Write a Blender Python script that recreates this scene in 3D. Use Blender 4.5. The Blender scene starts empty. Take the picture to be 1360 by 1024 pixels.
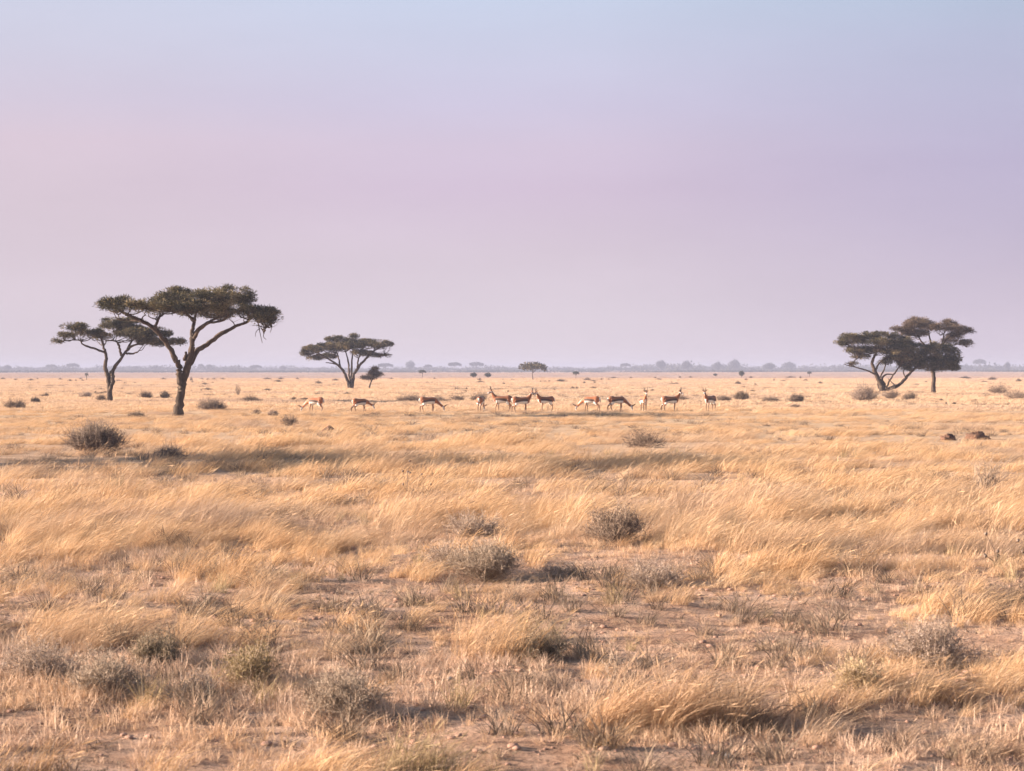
import bpy, math, random
import numpy as np
from mathutils import Vector, Matrix

random.seed(7)
R0 = np.random.default_rng(11)
sc = bpy.context.scene
COL = sc.collection
PI = math.pi

# ------------------------------------------------------------------ view: focal length in photo pixels, horizon row, eye height
F, HOR, H, CX = 2644.0, 490.0, 2.5, 680.0

def vnoise(x, y, s, seed=0):
    """smooth value noise, 0..1"""
    x = np.asarray(x, float) / s + 1000.0; y = np.asarray(y, float) / s + 1000.0
    xi = np.floor(x).astype(np.int64); yi = np.floor(y).astype(np.int64)
    fx = x - xi; fy = y - yi
    fx = fx * fx * (3 - 2 * fx); fy = fy * fy * (3 - 2 * fy)
    def h(a, b):
        n = (a * 374761393 + b * 668265263 + seed * 974634777) & 0x7fffffff
        n = ((n ^ (n >> 13)) * 1274126177) & 0x7fffffff
        return ((n ^ (n >> 16)) & 0xffff) / 65535.0
    return (h(xi, yi) * (1 - fx) + h(xi + 1, yi) * fx) * (1 - fy) + (h(xi, yi + 1) * (1 - fx) + h(xi + 1, yi + 1) * fx) * fy

def hz(x, y):
    """ground height"""
    x = np.asarray(x, float); y = np.asarray(y, float)
    d = np.sqrt(x * x + y * y)
    near = np.clip((90 - d) / 60, 0, 1)
    z = (vnoise(x, y, 2.6, 1) - .5) * .13 * near + (vnoise(x, y, .8, 2) - .5) * .07 * near + (vnoise(x, y, .3, 4) - .5) * .035 * near
    z = z + (vnoise(x, y, 23, 3) - .5) * .16 * np.clip(1 - d / 900, 0, 1)
    z = z + (vnoise(x, y, 420, 5) - .55) * 1.5 * np.clip((d - 560) / 900, 0, 1)
    m = np.exp(-(((x - 34.5) / 7.0) ** 2 + ((y - 191) / 9.0) ** 2))      # low rise under the right-hand trees
    return z + .35 * m

def at(px, py):
    d = F * H / (py - HOR)
    x = (px - CX) / F * d
    return Vector((x, d, float(hz(x, d))))

# ------------------------------------------------------------------ mesh helpers
class MB:
    def __init__(self): self.V = []; self.F = []; self.n = 0; self.T = []
    def add(self, V, Fs, tint=None):
        V = np.asarray(V, float).reshape(-1, 3)
        Fs = np.asarray(Fs, int)
        self.V.append(V); self.F.append(Fs + self.n); self.n += len(V)
        self.T.append(np.full(len(V), .5) if tint is None else np.broadcast_to(np.asarray(tint, float), (len(V),)))
    def mesh(self, name, mat, smooth=False):
        me = bpy.data.meshes.new(name)
        V = np.concatenate(self.V) if self.V else np.zeros((0, 3))
        starts, idx, base = [], [], 0
        for f in self.F:
            k = f.shape[1]
            starts.append(base + np.arange(len(f)) * k); idx.append(f.reshape(-1)); base += f.size
        me.vertices.add(len(V)); me.vertices.foreach_set('co', V.astype(np.float32).ravel())
        if self.F:
            idx = np.concatenate(idx); starts = np.concatenate(starts)
            me.loops.add(len(idx)); me.loops.foreach_set('vertex_index', idx.astype(np.int32))
            me.polygons.add(len(starts)); me.polygons.foreach_set('loop_start', starts.astype(np.int32))
        a = me.attributes.new('tint', 'FLOAT', 'POINT')
        a.data.foreach_set('value', np.concatenate(self.T).astype(np.float32) if self.T else np.zeros(0, np.float32))
        me.update(calc_edges=True); me.validate()
        if smooth:
            me.polygons.foreach_set('use_smooth', np.ones(len(me.polygons), bool))
        if mat: me.materials.append(mat)
        return me
    def build(self, name, mat, parent=None, smooth=False, loc=(0, 0, 0)):
        o = bpy.data.objects.new(name, self.mesh(name, mat, smooth)); COL.objects.link(o)
        o.location = loc
        if parent: o.parent = parent
        return o

def tag(o, label=None, cat=None, group=None, kind=None):
    if label: o['label'] = label
    if cat: o['category'] = cat
    if group: o['group'] = group
    if kind: o['kind'] = kind
    return o

def empty(name, loc, label, cat, group=None, rz=0):
    o = bpy.data.objects.new(name, None); COL.objects.link(o)
    o.location = loc; o.rotation_euler = (0, 0, rz); o.empty_display_size = .3
    return tag(o, label, cat, group)

def copy_tree(o, parent=None):
    c = o.copy(); COL.objects.link(c)
    if parent: c.parent = parent
    for ch in [k for k in COL.objects if k.parent == o]: copy_tree(ch, c)
    return c

def smooth_path(P, Rr, sub=4):
    P = np.asarray(P, float); Rr = np.asarray(Rr, float)
    if len(P) < 3 or sub <= 1: return P, Rr
    Q = np.vstack([2 * P[0] - P[1], P, 2 * P[-1] - P[-2]])
    out, ro = [], []
    for i in range(1, len(Q) - 2):
        for k in range(sub):
            t = k / sub
            out.append(.5 * (2 * Q[i] + (Q[i + 1] - Q[i - 1]) * t + (2 * Q[i - 1] - 5 * Q[i] + 4 * Q[i + 1] - Q[i + 2]) * t * t
                             + (-Q[i - 1] + 3 * Q[i] - 3 * Q[i + 1] + Q[i + 2]) * t ** 3))
            ro.append(Rr[i - 1] * (1 - t) + Rr[i] * t)
    out.append(P[-1]); ro.append(Rr[-1])
    return np.array(out), np.array(ro)

def tube(mb, P, Rr, sides=6, lump=0., rng=R0, cap=True, squash=None):
    """tapered tube along P; squash=(n,2) scales the (side, up) axes per point"""
    P = np.asarray(P, float); n = len(P); Rr = np.broadcast_to(np.asarray(Rr, float), (n,))
    T = np.gradient(P, axis=0); T /= np.linalg.norm(T, axis=1)[:, None] + 1e-9
    up = np.array([0, 0, 1.]) if abs(T[:, 2]).mean() < .8 else np.array([0, 1., 0])
    S = np.cross(T, up); S /= np.linalg.norm(S, axis=1)[:, None] + 1e-9
    U = np.cross(S, T)
    a = np.arange(sides) / sides * 2 * PI
    rr = Rr[:, None] * (1 + lump * (rng.random((n, sides)) - .5) * 2)
    sq = np.ones((n, 2)) if squash is None else np.asarray(squash, float)
    V = P[:, None] + S[:, None] * (np.cos(a) * rr * sq[:, :1])[..., None] + U[:, None] * (np.sin(a) * rr * sq[:, 1:])[..., None]
    i = np.arange(n - 1)[:, None] * sides; j = np.arange(sides)[None]; k = (j + 1) % sides
    Q = np.stack([i + j, i + k, i + sides + k, i + sides + j], -1).reshape(-1, 4)
    mb.add(V, Q)
    if cap:
        for ring, fl in ((0, 1), (n - 1, 0)):
            c = P[ring]; b = V[ring]
            tri = np.array([[0, 1 + (q if not fl else (q + 1) % sides), 1 + ((q + 1) % sides if not fl else q)] for q in range(sides)])
            mb.add(np.vstack([c, b]), tri)

def quads(mb, C, D, W, L, wd, tint=None):
    """narrow diamond leaves: base C, along D (unit) of length L, width wd across W"""
    L = np.broadcast_to(L, (len(C),))[:, None]; wd = np.broadcast_to(wd, (len(C),))[:, None]
    V = np.stack([C, C + D * L * .5 - W * wd * .5, C + D * L, C + D * L * .5 + W * wd * .5], 1)
    f = np.arange(len(C) * 4).reshape(-1, 4)
    mb.add(V, f, None if tint is None else np.repeat(tint, 4))

def unit(v): return v / (np.linalg.norm(v, axis=-1, keepdims=True) + 1e-9)

# ------------------------------------------------------------------ materials
def new_mat(name):
    m = bpy.data.materials.new(name); m.use_nodes = True
    nt = m.node_tree; nt.nodes.clear()
    out = nt.nodes.new('ShaderNodeOutputMaterial')
    return m, nt, out

def N(nt, t, **kw):
    n = nt.nodes.new(t)
    for k, v in kw.items():
        if k.startswith('i_'):
            n.inputs[k[2:].replace('_', ' ')].default_value = v
        else: setattr(n, k, v)
    return n

def ramp(nt, stops, interp='LINEAR'):
    r = nt.nodes.new('ShaderNodeValToRGB'); cr = r.color_ramp; cr.interpolation = interp
    while len(cr.elements) < len(stops): cr.elements.new(.5)
    for e, (p, c) in zip(cr.elements, stops):
        e.position = p; e.color = (*c, 1)
    return r

def plant_mat(name, stops, trans=.35, patch=None, patch_scale=.12, use_random=True, tint_w=.5, rough=.75):
    """leaf or blade material: colour from a per-blade value + per-tuft random, two-sided with light coming through"""
    m, nt, out = new_mat(name); L = nt.links.new
    att = N(nt, 'ShaderNodeAttribute', attribute_name='tint')
    oi = N(nt, 'ShaderNodeObjectInfo')
    mix = N(nt, 'ShaderNodeMath', operation='MULTIPLY'); L(att.outputs['Fac'], mix.inputs[0]); mix.inputs[1].default_value = tint_w
    mul2 = N(nt, 'ShaderNodeMath', operation='MULTIPLY_ADD'); L(oi.outputs['Random'], mul2.inputs[0])
    mul2.inputs[1].default_value = (1 - tint_w) if use_random else 0.
    L(mix.outputs[0], mul2.inputs[2])
    r = ramp(nt, stops); L(mul2.outputs[0], r.inputs[0])
    col = r.outputs[0]
    if patch:
        geo = N(nt, 'ShaderNodeNewGeometry')
        mp = N(nt, 'ShaderNodeMapping'); mp.inputs['Scale'].default_value = (patch_scale * .55, patch_scale, patch_scale)
        L(geo.outputs['Position'], mp.inputs[0])
        nz = N(nt, 'ShaderNodeTexNoise', i_Scale=1.0, i_Detail=3.0, i_Roughness=.6); L(mp.outputs[0], nz.inputs['Vector'])
        mr = N(nt, 'ShaderNodeMapRange'); mr.inputs[1].default_value = .47; mr.inputs[2].default_value = .66
        L(nz.outputs['Fac'], mr.inputs[0])
        mx = N(nt, 'ShaderNodeMix', data_type='RGBA'); L(mr.outputs[0], mx.inputs[0]); L(col, mx.inputs[6]); mx.inputs[7].default_value = (*patch, 1)
        fac = N(nt, 'ShaderNodeMath', operation='MULTIPLY'); L(mr.outputs[0], fac.inputs[0]); fac.inputs[1].default_value = .75
        L(fac.outputs[0], mx.inputs[0]); col = mx.outputs[2]
    d = N(nt, 'ShaderNodeBsdfPrincipled'); d.inputs['Roughness'].default_value = rough
    d.inputs['Specular IOR Level'].default_value = .25; L(col, d.inputs['Base Color'])
    t = N(nt, 'ShaderNodeBsdfTranslucent'); L(col, t.inputs['Color'])
    ms = N(nt, 'ShaderNodeMixShader'); ms.inputs[0].default_value = trans
    L(d.outputs[0], ms.inputs[1]); L(t.outputs[0], ms.inputs[2]); L(ms.outputs[0], out.inputs['Surface'])
    return m

def rough_mat(name, stops, scale=6., detail=6., bump=.3, bscale=25., rough=.9, stretch=(1, 1, 1)):
    m, nt, out = new_mat(name); L = nt.links.new
    tc = N(nt, 'ShaderNodeTexCoord'); mp = N(nt, 'ShaderNodeMapping'); mp.inputs['Scale'].default_value = stretch
    L(tc.outputs['Object'], mp.inputs[0])
    nz = N(nt, 'ShaderNodeTexNoise', i_Scale=scale, i_Detail=detail, i_Roughness=.65); L(mp.outputs[0], nz.inputs['Vector'])
    r = ramp(nt, stops); L(nz.outputs['Fac'], r.inputs[0])
    nb = N(nt, 'ShaderNodeTexNoise', i_Scale=bscale, i_Detail=5.0, i_Roughness=.6); L(mp.outputs[0], nb.inputs['Vector'])
    b = N(nt, 'ShaderNodeBump', i_Strength=bump, i_Distance=.05); L(nb.outputs['Fac'], b.inputs['Height'])
    d = N(nt, 'ShaderNodeBsdfPrincipled'); d.inputs['Roughness'].default_value = rough; d.inputs['Specular IOR Level'].default_value = .2
    L(r.outputs[0], d.inputs['Base Color']); L(b.outputs[0], d.inputs['Normal']); L(d.outputs[0], out.inputs['Surface'])
    return m

GOLD = plant_mat('golden_grass', [(0, (.36, .215, .105)), (.35, (.58, .37, .195)), (.7, (.71, .49, .285)), (1, (.80, .63, .43))],
                 trans=.28, patch=(.42, .31, .24), patch_scale=.22)
GOLD_FAR = plant_mat('far_golden_grass', [(0, (.48, .32, .19)), (.5, (.60, .415, .26)), (1, (.67, .505, .35))], trans=.3, patch=(.43, .31, .23), patch_scale=.045)
PAN_GRASS = plant_mat('pale_plain_grass', [(0, (.42, .30, .235)), (1, (.49, .36, .29))], trans=.3)
STUBBLE = plant_mat('pale_stubble', [(0, (.30, .19, .12)), (.4, (.54, .375, .26)), (1, (.74, .56, .42))], trans=.26, patch=(.62, .41, .22), patch_scale=.35)
GREENISH = plant_mat('olive_grass', [(0, (.20, .15, .075)), (.5, (.38, .285, .155)), (1, (.60, .46, .28))], trans=.3)
DARKGRASS = plant_mat('brown_dead_grass', [(0, (.10, .075, .055)), (.5, (.20, .148, .105)), (1, (.44, .325, .21))], trans=.2)
GREYSHRUB = plant_mat('grey_green_leaf', [(0, (.15, .115, .08)), (.5, (.35, .275, .20)), (1, (.55, .44, .34))], trans=.25, use_random=False, tint_w=1)
GREENSHRUB = plant_mat('dull_green_leaf', [(0, (.10, .082, .05)), (.5, (.24, .19, .12)), (1, (.46, .36, .25))], trans=.25, use_random=False, tint_w=1)
PINKSHRUB = plant_mat('pinkish_grey_leaf', [(0, (.20, .145, .115)), (.5, (.39, .30, .24)), (1, (.56, .45, .37))], trans=.25, use_random=False, tint_w=1)
BROWNLEAF = plant_mat('withered_brown_leaf', [(0, (.10, .07, .052)), (.5, (.2, .145, .108)), (1, (.36, .27, .205))], trans=.2, use_random=False, tint_w=1)
ACACIA = plant_mat('acacia_leaf', [(0, (.016, .016, .009)), (.4, (.05, .047, .024)), (.7, (.12, .10, .05)), (1, (.31, .24, .13))], trans=.22, use_random=False, tint_w=1)
ACACIA_DRY = plant_mat('acacia_dry_leaf', [(0, (.045, .034, .025)), (.5, (.12, .088, .06)), (1, (.27, .19, .125))], trans=.18, use_random=False, tint_w=1)
FARLEAF = plant_mat('far_leaf', [(0, (.03, .035, .025)), (1, (.08, .08, .05))], trans=.15, use_random=False, tint_w=1)
DARKBUSH = plant_mat('dark_bush_leaf', [(0, (.06, .048, .038)), (.5, (.13, .10, .076)), (1, (.24, .185, .135))], trans=.15, use_random=False, tint_w=1)
BARK = rough_mat('acacia_bark', [(.3, (.026, .018, .013)), (.5, (.068, .048, .034)), (.7, (.15, .108, .076))], scale=5, bump=.8, bscale=14, stretch=(1, 1, .3))
STRAW = rough_mat('straw_twig', [(.35, (.22, .16, .115)), (.65, (.46, .355, .265))], scale=9)
TWIG = rough_mat('dry_twig', [(.35, (.13, .092, .065)), (.65, (.29, .215, .16))], scale=9)
DEADWOOD = rough_mat('dead_wood', [(.35, (.13, .098, .075)), (.65, (.32, .25, .2))], scale=9, bump=.5)
EARTH = rough_mat('dug_earth', [(.35, (.09, .05, .035)), (.65, (.2, .11, .07))], scale=8, bump=.9, bscale=9)
STONE = rough_mat('grey_stone', [(.35, (.14, .135, .14)), (.65, (.24, .225, .22))], scale=12, bump=.5)
STONE_RED = rough_mat('reddish_stone', [(.35, (.33, .19, .13)), (.65, (.52, .33, .25))], scale=12, bump=.5)
HORN = rough_mat('horn', [(.3, (.02, .017, .015)), (.7, (.06, .05, .045))], scale=20, rough=.5)

def ground_mat():
    m, nt, out = new_mat('savanna_soil'); L = nt.links.new
    geo = N(nt, 'ShaderNodeNewGeometry'); pos = geo.outputs['Position']
    n1 = N(nt, 'ShaderNodeTexNoise', i_Scale=.9, i_Detail=9.0, i_Roughness=.68); L(pos, n1.inputs['Vector'])
    r1 = ramp(nt, [(.3, (.20, .108, .07)), (.43, (.44, .27, .18)), (.56, (.60, .395, .28)), (.75, (.68, .49, .37))]); L(n1.outputs['Fac'], r1.inputs[0])
    n2 = N(nt, 'ShaderNodeTexNoise', i_Scale=22., i_Detail=6.0, i_Roughness=.7); L(pos, n2.inputs['Vector'])
    r2 = ramp(nt, [(.3, (.45, .42, .4)), (.5, (1, 1, 1)), (.72, (1.35, 1.3, 1.25))]); L(n2.outputs['Fac'], r2.inputs[0])
    mul = N(nt, 'ShaderNodeMix', data_type='RGBA', blend_type='MULTIPLY'); mul.inputs[0].default_value = .8
    L(r1.outputs[0], mul.inputs[6]); L(r2.outputs[0], mul.inputs[7])
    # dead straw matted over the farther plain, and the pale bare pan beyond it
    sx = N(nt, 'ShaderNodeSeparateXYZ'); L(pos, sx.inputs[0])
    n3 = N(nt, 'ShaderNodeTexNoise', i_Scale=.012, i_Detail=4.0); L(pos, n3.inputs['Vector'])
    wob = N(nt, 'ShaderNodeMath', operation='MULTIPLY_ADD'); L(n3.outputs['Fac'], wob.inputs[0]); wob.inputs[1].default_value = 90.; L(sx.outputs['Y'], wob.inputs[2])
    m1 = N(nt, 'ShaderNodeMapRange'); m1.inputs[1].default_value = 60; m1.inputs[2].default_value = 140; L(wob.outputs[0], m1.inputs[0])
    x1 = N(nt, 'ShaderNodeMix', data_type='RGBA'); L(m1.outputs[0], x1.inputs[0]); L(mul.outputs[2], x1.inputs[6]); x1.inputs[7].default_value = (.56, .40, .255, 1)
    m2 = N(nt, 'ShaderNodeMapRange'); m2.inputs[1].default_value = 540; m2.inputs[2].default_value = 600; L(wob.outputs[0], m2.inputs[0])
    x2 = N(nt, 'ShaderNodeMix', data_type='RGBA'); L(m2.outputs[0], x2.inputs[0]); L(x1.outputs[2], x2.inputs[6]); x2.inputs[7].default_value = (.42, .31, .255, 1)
    vo = N(nt, 'ShaderNodeTexVoronoi', i_Scale=16.); L(pos, vo.inputs['Vector'])
    b1 = N(nt, 'ShaderNodeBump', i_Strength=1.0, i_Distance=.07); L(n2.outputs['Fac'], b1.inputs['Height'])
    b2 = N(nt, 'ShaderNodeBump', i_Strength=.7, i_Distance=.05); b2.invert = True; L(vo.outputs['Distance'], b2.inputs['Height']); L(b1.outputs[0], b2.inputs['Normal'])
    d = N(nt, 'ShaderNodeBsdfPrincipled'); d.inputs['Roughness'].default_value = .95; d.inputs['Specular IOR Level'].default_value = .1
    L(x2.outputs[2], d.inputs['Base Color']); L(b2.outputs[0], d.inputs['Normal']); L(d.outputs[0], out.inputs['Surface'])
    return m

# ------------------------------------------------------------------ ground: one sheet to the horizon
def build_ground():
    u = np.linspace(-1, 1, 420); X = 13 * u + 4900 * np.sign(u) * np.abs(u) ** 9
    v = np.linspace(0, 1, 460); Y = np.concatenate([[-4500, -900, -200, -60, -20, -6, 0, 4], 7.5 + 34 * v + 4800 * v ** 8])
    gx, gy = np.meshgrid(X, Y); gz = hz(gx, gy)
    mb = MB(); w = len(X); hh = len(Y)
    i = np.arange(hh - 1)[:, None] * w; j = np.arange(w - 1)[None]
    q = np.stack([i + j, i + j + 1, i + w + j + 1, i + w + j], -1).reshape(-1, 4)
    mb.add(np.stack([gx, gy, gz], -1), q)
    return tag(mb.build('ground', ground_mat(), smooth=True), kind='structure')
build_ground()

# ------------------------------------------------------------------ grass
def blades(rng, n, Rad, h0, h1, w, lean=.5, spread=.5, seg=3, base_pow=.5, curl=1.0):
    """n curved blades growing from a disc, blown over towards +X"""
    a = rng.random(n) * 2 * PI; r = Rad * rng.random(n) ** base_pow
    B = np.stack([np.cos(a) * r, np.sin(a) * r, np.full(n, -.02)], 1)
    hgt = h0 + (h1 - h0) * rng.random(n)
    az = rng.random(n) * 2 * PI
    out = np.stack([np.cos(az), np.sin(az), np.zeros(n)], 1) * (spread * rng.random(n) ** .7)[:, None]
    out = out + np.stack([np.cos(a), np.sin(a), 0 * a], 1) * (spread * .5 * r / max(Rad, 1e-6))[:, None]
    wind = np.stack([np.ones(n), .25 * rng.normal(size=n), np.zeros(n)], 1) * (lean * (.55 + .9 * rng.random(n)))[:, None]
    D = out + wind
    bend = np.linalg.norm(D, axis=1)
    ts = np.linspace(0, 1, seg + 1)
    pts = []
    for t in ts:
        rise = hgt * (t - .32 * curl * np.minimum(bend, 1.3) * t * t)
        pts.append(B + D * (hgt * (.25 * t + .75 * t * t))[:, None] + np.stack([0 * a, 0 * a, rise], 1))
    pts = np.stack(pts, 1)
    tw = rng.random(n) * 2 * PI
    Wd = np.stack([np.cos(tw), np.sin(tw), .2 * rng.normal(size=n)], 1)
    ww = w * (.6 + .8 * rng.random(n))
    prof = [1., .95, .7, .5, .4][:seg] + [0]
    V, idx = [], []
    for k in range(seg):
        V.append(pts[:, k] - Wd * (ww * prof[k] / 2)[:, None]); V.append(pts[:, k] + Wd * (ww * prof[k] / 2)[:, None])
    V.append(pts[:, seg])
    V = np.stack(V, 1); m = 2 * seg + 1
    o = np.arange(n)[:, None] * m
    Q = np.concatenate([o + np.array([[2 * k, 2 * k + 1, 2 * k + 3, 2 * k + 2]]) for k in range(seg - 1)])
    T = o + np.array([[2 * seg - 2, 2 * seg - 1, 2 * seg]])
    tint = np.repeat(rng.random(n), m)
    return V.reshape(-1, 3), Q, T, tint, pts

def add_blades(mb, rng, n, Rad, h0, h1, w, heads=0., off=(0, 0, 0), sc_=1., **kw):
    V, Q, T, tint, pts = blades(rng, n, Rad, h0, h1, w, **kw)
    off = np.asarray(off, float)
    n0 = mb.n
    mb.V.append(V * sc_ + off); mb.F.append(Q + n0); mb.F.append(T + n0); mb.n += len(V); mb.T.append(tint)
    if heads > 0:                                            # feathery seed heads on the taller stalks
        k = np.where(rng.random(n) < heads)[0]
        e = pts[k, -1]; d = unit(pts[k, -1] - pts[k, -2])
        Ws = unit(np.cross(d, rng.normal(size=d.shape)))
        for s in range(2):
            quads(mb, (e - d * .05) * sc_ + off, unit(d + .12 * rng.normal(size=d.shape)), unit(np.cross(d, Ws) if s else Ws), (.08 + .07 * rng.random(len(k))) * sc_, w * 1.6 * sc_, .3 + .5 * rng.random(len(k)))

def scatter_object(name, mat, variants, P, rotz, scl, label, cat, group=None):
    """one 'stuff' object: the mesh holds the tuft kinds and one loose point per tuft; nodes set a tuft on every point"""
    mb = MB(); var = []
    for k, v in enumerate(variants):
        n0 = mb.n
        for VV, TT in zip(v.V, v.T): mb.V.append(VV); mb.T.append(TT)
        for f in v.F: mb.F.append(f + n0)
        mb.n += v.n; var.append(np.full(v.n, k))
    mb.V.append(P); mb.T.append(np.zeros(len(P))); mb.n += len(P); var.append(np.full(len(P), -1))
    me = mb.mesh(name, mat)
    nv = mb.n; var = np.concatenate(var).astype(np.int32)
    assert len(me.vertices) == nv
    me.attributes.new('var', 'INT', 'POINT').data.foreach_set('value', var)
    rot = np.zeros((nv, 3), np.float32); rot[-len(P):, 2] = rotz
    me.attributes.new('rot', 'FLOAT_VECTOR', 'POINT').data.foreach_set('vector', rot.ravel())
    s = np.ones((nv, 3), np.float32); s[-len(P):] = scl
    me.attributes.new('scl', 'FLOAT_VECTOR', 'POINT').data.foreach_set('vector', s.ravel())
    o = bpy.data.objects.new(name, me); COL.objects.link(o)
    ng = bpy.data.node_groups.new(name + '_nodes', 'GeometryNodeTree')
    ng.interface.new_socket('Geometry', in_out='INPUT', socket_type='NodeSocketGeometry')
    ng.interface.new_socket('Geometry', in_out='OUTPUT', socket_type='NodeSocketGeometry')
    L = ng.links.new
    gi = ng.nodes.new('NodeGroupInput'); go = ng.nodes.new('NodeGroupOutput')
    def named(nm, ty):
        a = ng.nodes.new('GeometryNodeInputNamedAttribute'); a.data_type = ty; a.inputs['Name'].default_value = nm
        return a.outputs['Attribute']
    va = named('var', 'INT')
    def pick(k):
        c = ng.nodes.new('FunctionNodeCompare'); c.data_type = 'INT'; c.operation = 'EQUAL'
        ins = [i for i in c.inputs if i.type == 'INT']; L(va, ins[0]); ins[1].default_value = k
        s_ = ng.nodes.new('GeometryNodeSeparateGeometry'); s_.domain = 'POINT'
        L(gi.outputs[0], s_.inputs['Geometry']); L(c.outputs[0], s_.inputs['Selection'])
        return s_.outputs['Selection']
    jn = ng.nodes.new('GeometryNodeJoinGeometry')
    for k in range(len(variants)):
        g2 = ng.nodes.new('GeometryNodeGeometryToInstance'); L(pick(k), g2.inputs[0]); L(g2.outputs[0], jn.inputs[0])
    ip = ng.nodes.new('GeometryNodeInstanceOnPoints')
    L(pick(-1), ip.inputs['Points']); L(jn.outputs[0], ip.inputs['Instance']); ip.inputs['Pick Instance'].default_value = True
    er = ng.nodes.new('FunctionNodeEulerToRotation'); L(named('rot', 'FLOAT_VECTOR'), er.inputs[0])
    L(er.outputs[0], ip.inputs['Rotation']); L(named('scl', 'FLOAT_VECTOR'), ip.inputs['Scale'])
    L(ip.outputs[0], go.inputs[0])
    md = o.modifiers.new('tufts', 'NODES'); md.node_group = ng
    return tag(o, label, cat, group, 'stuff')

# bare and thin places, as ellipses on the ground given by where the photo shows them (row, column, half sizes)
BARE = [(130, 788, 260, 20, .85), (520, 800, 150, 16, .6), (890, 822, 130, 20, .8), (300, 955, 330, 38, .8), (640, 925, 220, 42, .9),
        (800, 795, 110, 14, .7), (1150, 885, 210, 18, .75), (1280, 965, 150, 36, .8), (1060, 905, 110, 18, .8), (860, 652, 120, 12, .6),
        (1080, 990, 160, 26, .6), (560, 890, 190, 20, .9), (60, 960, 160, 30, .7), (700, 1000, 200, 25, .7), (430, 775, 120, 10, .6),
        (740, 762, 110, 10, .6), (640, 750, 130, 12, .6), (1080, 850, 90, 14, .6), (330, 842, 90, 12, .6), (800, 860, 130, 16, .85),
        (1040, 628, 110, 6, .5), (850, 627, 120, 5, .6), (960, 640, 130, 6, .5)]
def bare(x, y):
    px = CX + F * x / y; py = HOR + F * H / y
    b = np.zeros_like(x)
    for (cx, cy, rx, ry, s) in BARE:
        lo = ry + .075 * (cy - HOR); q = ((px - cx) / rx) ** 2 + np.where(py > cy, (py - cy) / lo, (py - cy) / ry) ** 2
        b = np.maximum(b, s * np.clip(1.45 - q, 0, 1))
    return b

def sample(rng, d0, d1, dens0, dens1, margin=1.35):
    """random ground points between distances d0 and d1, thinning from dens0 to dens1 per square metre"""
    out = []
    n = 14; ed = np.geomspace(d0, d1, n + 1)
    for a, b in zip(ed[:-1], ed[1:]):
        t = math.log(a / d0) / math.log(d1 / d0)
        dens = dens0 * (dens1 / dens0) ** t
        wa = .257 * b * margin + 1.2
        k = int((b - a) * 2 * wa * dens)
        out.append(np.stack([(rng.random(k) * 2 - 1) * wa, a + (b - a) * rng.random(k)], 1))
    P = np.concatenate(out)
    rng.shuffle(P)
    return P

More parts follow.
